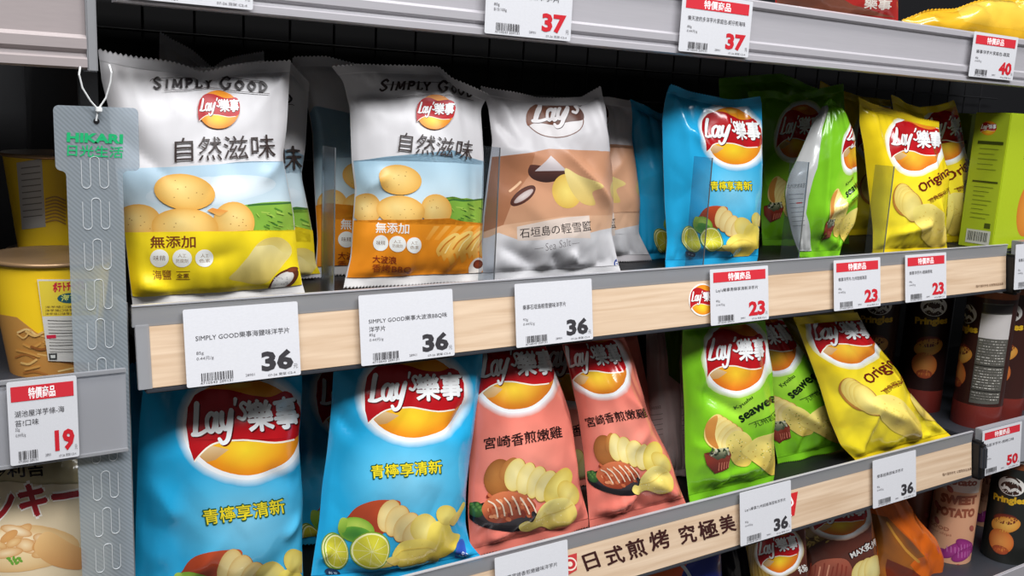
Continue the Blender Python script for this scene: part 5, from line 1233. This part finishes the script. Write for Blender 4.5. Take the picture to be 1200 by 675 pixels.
price_tag('wide white price tag cut off at the photo top, left of the other upper tags', 148, 0, zt=.3050, yf=-.0078, tilt=0, W=98, H=63.5, price='39', lines=(('樂事洋芋片', .5),))
price_tag('red-headed price tag reading 19 on the left rail under the noodle cup', 7, 444, zt=-.0495, yf=-.0150, tilt=.0, W=49, H=67, price='19', red=True, header=True, lines=(('湖池屋洋芋條-海', .85), ('苔?口味', .4)), weight='32g', unit='0.59元/g')
price_tag('red-headed price tag reading 50 below the brown crisp tubes', 1152, 504, zt=-.302, yf=-.0095, tilt=.1, W=116, H=76, price='50', red=True, header=True, lines=(('品客洋芋片-燒烤口味', .85),), weight='110g')
price_tag('small white tag on the right rail at the photo edge', 1190, 292, zt=.0025, yf=-.0185, tilt=.1, W=98, H=70, price='45', lines=(('樂事洋芋片盒裝', .5),))

# prints on the wooden panels
def panel_map(zw): e2 = np.array([0, TILT, 1.0]); e2 /= np.linalg.norm(e2); return PlaneMap((0, -.0004, zw), (1, 0, 0), e2)
A = Art(); A.z(680, 600, 5.4545); A.grp('lettering'); ink = (58, 26, 24)
for ch, a, b, h in (('日', (44, 378), (132, 348), 104), ('式', (178, 346), (292, 318), 116), ('煎', (320, 306), (434, 272), 118), ('烤', (462, 252), (582, 222), 122), ('究', (648, 208), (750, 186), 116), ('極', (775, 182), (890, 152), 118), ('美', (908, 140), (1000, 116), 112)):
    A.text(ch, a, b, h, ink, bold=.024, shear=-.02)
A.grp('end').text('圖片僅供參考 以實際商品為準', (1700 * 0 + 2500, -220), (2640, -260), 5, (140, 110, 90))
build_art(A, ('lettering',), panel_map(-.3195), 'brush_lettering', MAT['paper'], low, None, False)
A = Art(); A.grp('t').text('圖片僅供參考 以實際商品為準', (1105, 558), (1139, 551), 3.4, (120, 90, 70)); build_art(A, ('t',), panel_map(-.3195), 'small_print', MAT['paper'], low, None, False)
A = Art(); A.grp('t').text('圖片僅供參考 以實際商品為準', (1144, 337), (1176, 334), 3, (120, 90, 70)); build_art(A, ('t',), panel_map(-.0165), 'small_print', MAT['paper'], mid, None, False)
A = Art(); A.z(740, 230, 3.75); A.grp('logo'); A.ell(312, 455, 60, 72, 0, (244, 240, 236)); logo(A, 314, 455, 56, 66, None, 2, halo=False, body=False)
o = build_art(A, ('logo', 'logo_lettering'), panel_map(-.0165), 'badge_sticker', MAT['paper'], None, None, False, step=1.2e-5); tag(o, 'round red and yellow badge sticker on the middle wooden panel', 'sticker')
A = Art(); A.grp('s').poly([(662, 652), (676, 648), (676, 668), (662, 676)], (196, 60, 60)); A.ell(668, 661, 8, 8, 0, (236, 220, 205)); A.ell(668, 661, 6.5, 6, 0, (190, 50, 54)); A.ell(668, 661, 3, 3, 0, (236, 220, 205))
o = build_art(A, ('s',), panel_map(-.3195), 'seal_sticker', MAT['paper'], None, None, False); tag(o, 'small red seal stamp on the lower wooden panel left of the brush lettering', 'sticker')
A = Art(); A.grp('s').poly([(920, 580), (935, 576), (931, 604), (918, 608)], (204, 40, 44)); A.stroke([(926, 582), (929, 590), (923, 597), (927, 604)], 2, (246, 240, 238))
o = build_art(A, ('s',), panel_map(-.3195), 'red_sticker', MAT['paper'], None, None, False); tag(o, 'red sticker peeking out behind the price tag under the green bags', 'sticker')

# ------------------------------------------------------------------ crisp tubes
def tube_can(label, cx, cy, z0, z1, r, look, base, group='crisp tubes', rim=(190, 180, 176), vis=True):
    root = empty('crisp_tube', (cx, cy, z0)); tag(root, label, 'crisp tube', group); mp = ConeMap(cx, cy, z0, r, z1, r)
    bm = lathe([(r * .97, z0), (r, z0 + .002), (r, z1 - .001)], cx, cy, 64); me = bpy.data.meshes.new('x'); bm.to_mesh(me); bm.free()
    V = np.array([v.co[:] for v in me.vertices]); F = [tuple(q.vertices) for q in me.polygons]; n = V - np.array([cx, cy, 0]); n[:, 2] = 0; n /= np.linalg.norm(n, axis=1)[:, None]
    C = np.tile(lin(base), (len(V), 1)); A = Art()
    # angle facing the camera; art in (degrees from facing, mm below top)
    fa = math.atan2(CAM[1] - cy, CAM[0] - cx)
    class M2(ConeMap):
        def st(s, q): return np.stack([((fa + np.radians(q[:, 0] * 1.22)) % (2 * math.pi)) * s.K, (z1 * 1000 - q[:, 1])], -1)
    m2 = M2(cx, cy, z0, r, z1, r); look(A)
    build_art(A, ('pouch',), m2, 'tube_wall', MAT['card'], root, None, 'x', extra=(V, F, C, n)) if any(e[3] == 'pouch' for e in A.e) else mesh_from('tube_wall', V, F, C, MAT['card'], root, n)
    for g, nm in (('logo', 'face_badge'), ('lettering', 'lettering'), ('picture', 'food_picture'), ('label', 'paper_label')): build_art(A, (g,), m2, nm, MAT['card'], root, None, 'x')
    fin('rim', lathe([(r * .99, z1 - .003), (r * 1.03, z1 - .002), (r * 1.03, z1 + .001), (r * .96, z1 + .0015)], cx, cy, 64), new_mat('tin_rim', (200, 196, 194), .3, metal=.7), root, True)
    fin('lid', lathe([(r * 1.0, z1 + .0015), (r * 1.04, z1 + .002), (r * 1.04, z1 + .009), (r * .98, z1 + .010)], cx, cy, 64), new_mat('lid_plastic', rim, .3), root, True)
    return root
def brand(A, x, name='Pringles', yel=(222, 176, 40), k=1.0, face=True):
    A.grp('logo')
    if face:
        A.ell(x, 46, 27, 17, 0, (232, 228, 222)); A.ell(x, 50, 21, 12, 0, (60, 34, 26)); A.stroke([(x - 18, 54), (x - 8, 50), (x, 55), (x + 8, 50), (x + 18, 54)], 5, (232, 228, 222)); A.ell(x - 7, 42, 3, 2.2, 0, (60, 34, 26)); A.ell(x + 7, 42, 3, 2.2, 0, (60, 34, 26))
        A.stroke([(x - 12, 33), (x - 4, 30), (x + 6, 31), (x + 14, 36)], 3, (60, 34, 26))
    A.grp('lettering').text(name, (x - 34, 84), (x + 34, 78), 16, yel, bold=.05)
def tex_label(x0, x1):
    def f(A):
        A.grp('label'); A.poly([(x0, 22), (x1, 20), (x1, 190), (x0, 192)], (88, 86, 80), dens=3); A.poly([(x0, 24), (x1, 22), (x1, 36), (x0, 38)], (44, 40, 40), dens=3); A.poly([(x0, 40), (x1, 38), (x1, 80), (x0, 80)], (206, 200, 198), dens=3)
        rd = random.Random(2)
        for r in range(22):
            y = 84 + r * 4.7
            if r in (9, 18): A.stroke([(x0 + 1, y), (x1 - 1, y)], 1.4, (20, 18, 18), caps=False, smooth=False); continue
            x = x0 + 3
            while x < x1 - 8:
                w_ = rd.uniform(2, 7); A.stroke([(x, y), (x + w_, y)], 1.6, rd.choice([(190, 186, 178), (160, 156, 150), (120, 116, 110)]), caps=False); x += w_ + 1.8
    return f
def look_brown(x=0, lab=None, name='Pringles'):
    def f(A):
        A.grp('pouch'); A.poly([(-100, 196), (100, 196), (100, 250), (-100, 250)], (120, 44, 36), (90, 30, 28), dens=3); A.poly([(-100, 0), (100, 0), (100, 14), (-100, 14)], (140, 74, 36), dens=3)
        brand(A, x, name)
        A.grp('picture'); A.ell(x - 2, 108, 24, 10, -8, (150, 60, 40), (90, 34, 26)); A.ell(x, 118, 30, 15, -14, (236, 186, 90), (204, 130, 50)); A.ell(x - 4, 150, 26, 22, 10, (232, 156, 80), (196, 100, 44)); A.ell(x - 2, 166, 16, 8, 0, (190, 90, 50), (150, 66, 40))
        if lab: tex_label(*lab)(A)
    return f
ZR = -.3180
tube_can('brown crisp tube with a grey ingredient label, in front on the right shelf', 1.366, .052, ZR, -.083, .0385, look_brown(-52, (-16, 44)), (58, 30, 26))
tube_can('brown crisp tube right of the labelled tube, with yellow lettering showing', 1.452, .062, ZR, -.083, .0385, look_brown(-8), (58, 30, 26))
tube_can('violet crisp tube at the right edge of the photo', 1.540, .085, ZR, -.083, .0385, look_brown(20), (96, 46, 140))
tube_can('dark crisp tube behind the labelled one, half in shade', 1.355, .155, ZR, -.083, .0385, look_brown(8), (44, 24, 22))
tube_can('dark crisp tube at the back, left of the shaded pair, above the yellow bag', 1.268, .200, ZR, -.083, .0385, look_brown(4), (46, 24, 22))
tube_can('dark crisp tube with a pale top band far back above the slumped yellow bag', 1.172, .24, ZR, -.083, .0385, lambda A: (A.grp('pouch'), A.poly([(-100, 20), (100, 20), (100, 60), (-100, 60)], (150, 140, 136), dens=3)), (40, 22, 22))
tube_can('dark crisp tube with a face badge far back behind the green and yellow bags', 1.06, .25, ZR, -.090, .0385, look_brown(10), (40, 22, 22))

# ------------------------------------------------------------------ cartons
def carton(name, label, x0, x1, y0, y1, z0, z1, base, side, arts, yaw=0, group=None, cat='carton', lidc=None):
    root = empty(name, ((x0 + x1) / 2, (y0 + y1) / 2, z0)); tag(root, label, cat, group)
    a = math.radians(yaw); c = np.array([(x0 + x1) / 2, (y0 + y1) / 2, 0])
    rot = lambda v: c + np.array([(v[0] - c[0]) * math.cos(a) + (v[1] - c[1]) * math.sin(a), -(v[0] - c[0]) * math.sin(a) + (v[1] - c[1]) * math.cos(a), v[2]])
    bm = bmesh.new(); bx(bm, x0, x1, y0, y1, z0, z1, .0012)
    for v in bm.verts: v.co = rot(v.co)
    fin('carton_body', bm, base, root)
    for face, A in arts:
        if face == 'front': o = rot(np.array([x0, y0, z1])); e1 = rot(np.array([x1, y0, z1])) - o
        else: o = rot(np.array([x0, y1, z1])); e1 = rot(np.array([x0, y0, z1])) - o
        mp = PlaneMap(o, e1, (0, 0, 1), uv=True)
        for g in dict.fromkeys(e[3] for e in A.e): build_art(A, (g,), mp, g, MAT['card'], root, None, False)
    # flap seam line on the top edge
    bm = bmesh.new(); bx(bm, x0 + .002, x1 - .002, y0 + .001, (y0 + y1) / 2, z1, z1 + .0007)
    for v in bm.verts: v.co = rot(v.co)
    fin('top_flap', bm, base, root)
    return root
limec = new_mat('lime_card', (176, 196, 36), .4, coat=.1)
A = Art(); A.grp('print_band').poly([(2, 2), (55, 2), (55, 212), (2, 212)], (166, 186, 42), dens=1000)
logo(A, 24, 24, 13, 11, None, 0, halo=False, body=False); A.grp('lettering')
A.poly([(10, 44), (52, 44), (52, 49), (10, 49)], (60, 70, 20), dens=1000); A.poly([(10, 106), (52, 106), (52, 109), (10, 109)], (60, 70, 20), dens=1000)
for k in range(5): A.stroke([(14, 56 + k * 8), (46 - k % 2 * 6, 56 + k * 8)], 1, (120, 136, 40), caps=False)
for k in range(8): A.stroke([(14, 116 + k * 7), (46 - k % 3 * 6, 116 + k * 7)], 1, (110, 126, 36), caps=False)
A.poly([(40, 172), (50, 172), (50, 180), (40, 180)], (70, 80, 26), dens=1000)
A.grp('barcode').poly([(12, 184), (52, 184), (52, 206), (12, 206)], (196, 198, 190), dens=1000)
x = 15
while x < 48: A.poly([(x, 187), (x + 1.3, 187), (x + 1.3, 202), (x, 202)], (44, 48, 36), dens=1000); x += random.Random(x).choice((2.2, 3.1))
Fp = Art(); Fp.grp('food_picture').ell(86, 150, 30, 44, 0, (226, 150, 60), (206, 120, 40)); Fp.grp('logo').ell(80, 96, 18, 14, 0, (240, 236, 230), (210, 60, 60)); Fp.grp('lettering').text('樂事', (52, 70), (74, 70), 14, (60, 90, 20), bold=.02)
carton('snack_carton', 'lime green carton with side print and barcode at the right end of the middle shelf', 1.289, 1.40, .022, .080, -.0130, .2, limec, None, [('side', A), ('front', Fp)], group=None)
carton('snack_carton', 'dim lime green carton behind the front lime green one', at(1127, 200, .135)[0], at(1127, 200, .135)[0] + .08, .135, .185, -.0130, .198, limec, None, [('side', A)], group=None)
def look_sweet(x0=0, dim=1.0):
    def f(A):
        A.grp('label').poly([(x0 - 44, 6), (x0 + 46, 6), (x0 + 46, 62), (x0 - 44, 62)], (234, 214, 206), dens=3); A.poly([(x0 - 76, 6), (x0 - 50, 6), (x0 - 50, 50), (x0 - 76, 50)], (126, 50, 104), dens=3)
        A.grp('logo').ell(x0 + 4, 24, 26, 10, -8, (176, 66, 44), (140, 46, 36)); A.ell(x0 + 2, 18, 16, 5, -8, (120, 44, 36)); A.ell(x0 + 6, 30, 20, 4, 0, (214, 120, 90))
        A.grp('lettering').text('Potato', (x0 - 34, 52), (x0 + 36, 48), 13, (156, 74, 56), bold=.05)
        A.text('SWEET', (x0 - 38, 88), (x0 + 42, 82), 17, (156, 84, 60), bold=.07); A.text('POTATO', (x0 - 44, 112), (x0 + 42, 106), 17, (156, 84, 60), bold=.07)
        A.text('GOOD', (x0 - 60, 138), (x0 - 10, 137), 7, (182, 112, 84), bold=.03); A.text('flavor chips', (x0 - 60, 147), (x0 - 4, 146), 6, (182, 112, 84))
        A.grp('picture')
        for (x, y, r) in ((-36, 186, -24), (6, 168, -34), (34, 162, 24), (30, 176, -20)):
            A.ell(x0 + x, y, 30, 11, r, (176, 66, 146), (136, 40, 110))
            for k in range(5): A.stroke([(x0 + x - 16 + k * 8, y - 5), (x0 + x - 14 + k * 8, y + 6)], 1.6, (208, 124, 184), caps=False)
        for (x, y) in ((-46, 96), (-40, 124), (40, 128), (-60, 205), (20, 200), (-20, 60), (-66, 160)): A.ell(x0 + x, y, 8, 5, 30, (180, 96, 84), (158, 76, 70))
    return f
ZB = -.5798
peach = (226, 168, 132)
for px, py, yy, lab, cc in ((1115, 620, .078, 'peach sweet potato crisp tube with violet pictures, left of the pair', peach), (1152, 610, .135, 'peach sweet potato crisp tube with violet pictures, right of the pair', peach)):
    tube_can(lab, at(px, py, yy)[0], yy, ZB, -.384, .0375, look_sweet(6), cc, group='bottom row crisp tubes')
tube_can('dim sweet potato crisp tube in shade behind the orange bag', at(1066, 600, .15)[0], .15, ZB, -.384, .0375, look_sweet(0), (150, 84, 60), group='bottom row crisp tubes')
tube_can('black crisp tube with yellow lettering at the bottom right', at(1184, 600, .028)[0], .028, ZB, -.390, .0385, look_brown(-6, None), (34, 36, 34), group='bottom row crisp tubes')
tube_can('orange crisp tube cut by the right edge at the bottom', at(1226, 600, .03)[0], .03, ZB, -.390, .0385, look_brown(20, None), (214, 96, 50), group='bottom row crisp tubes')
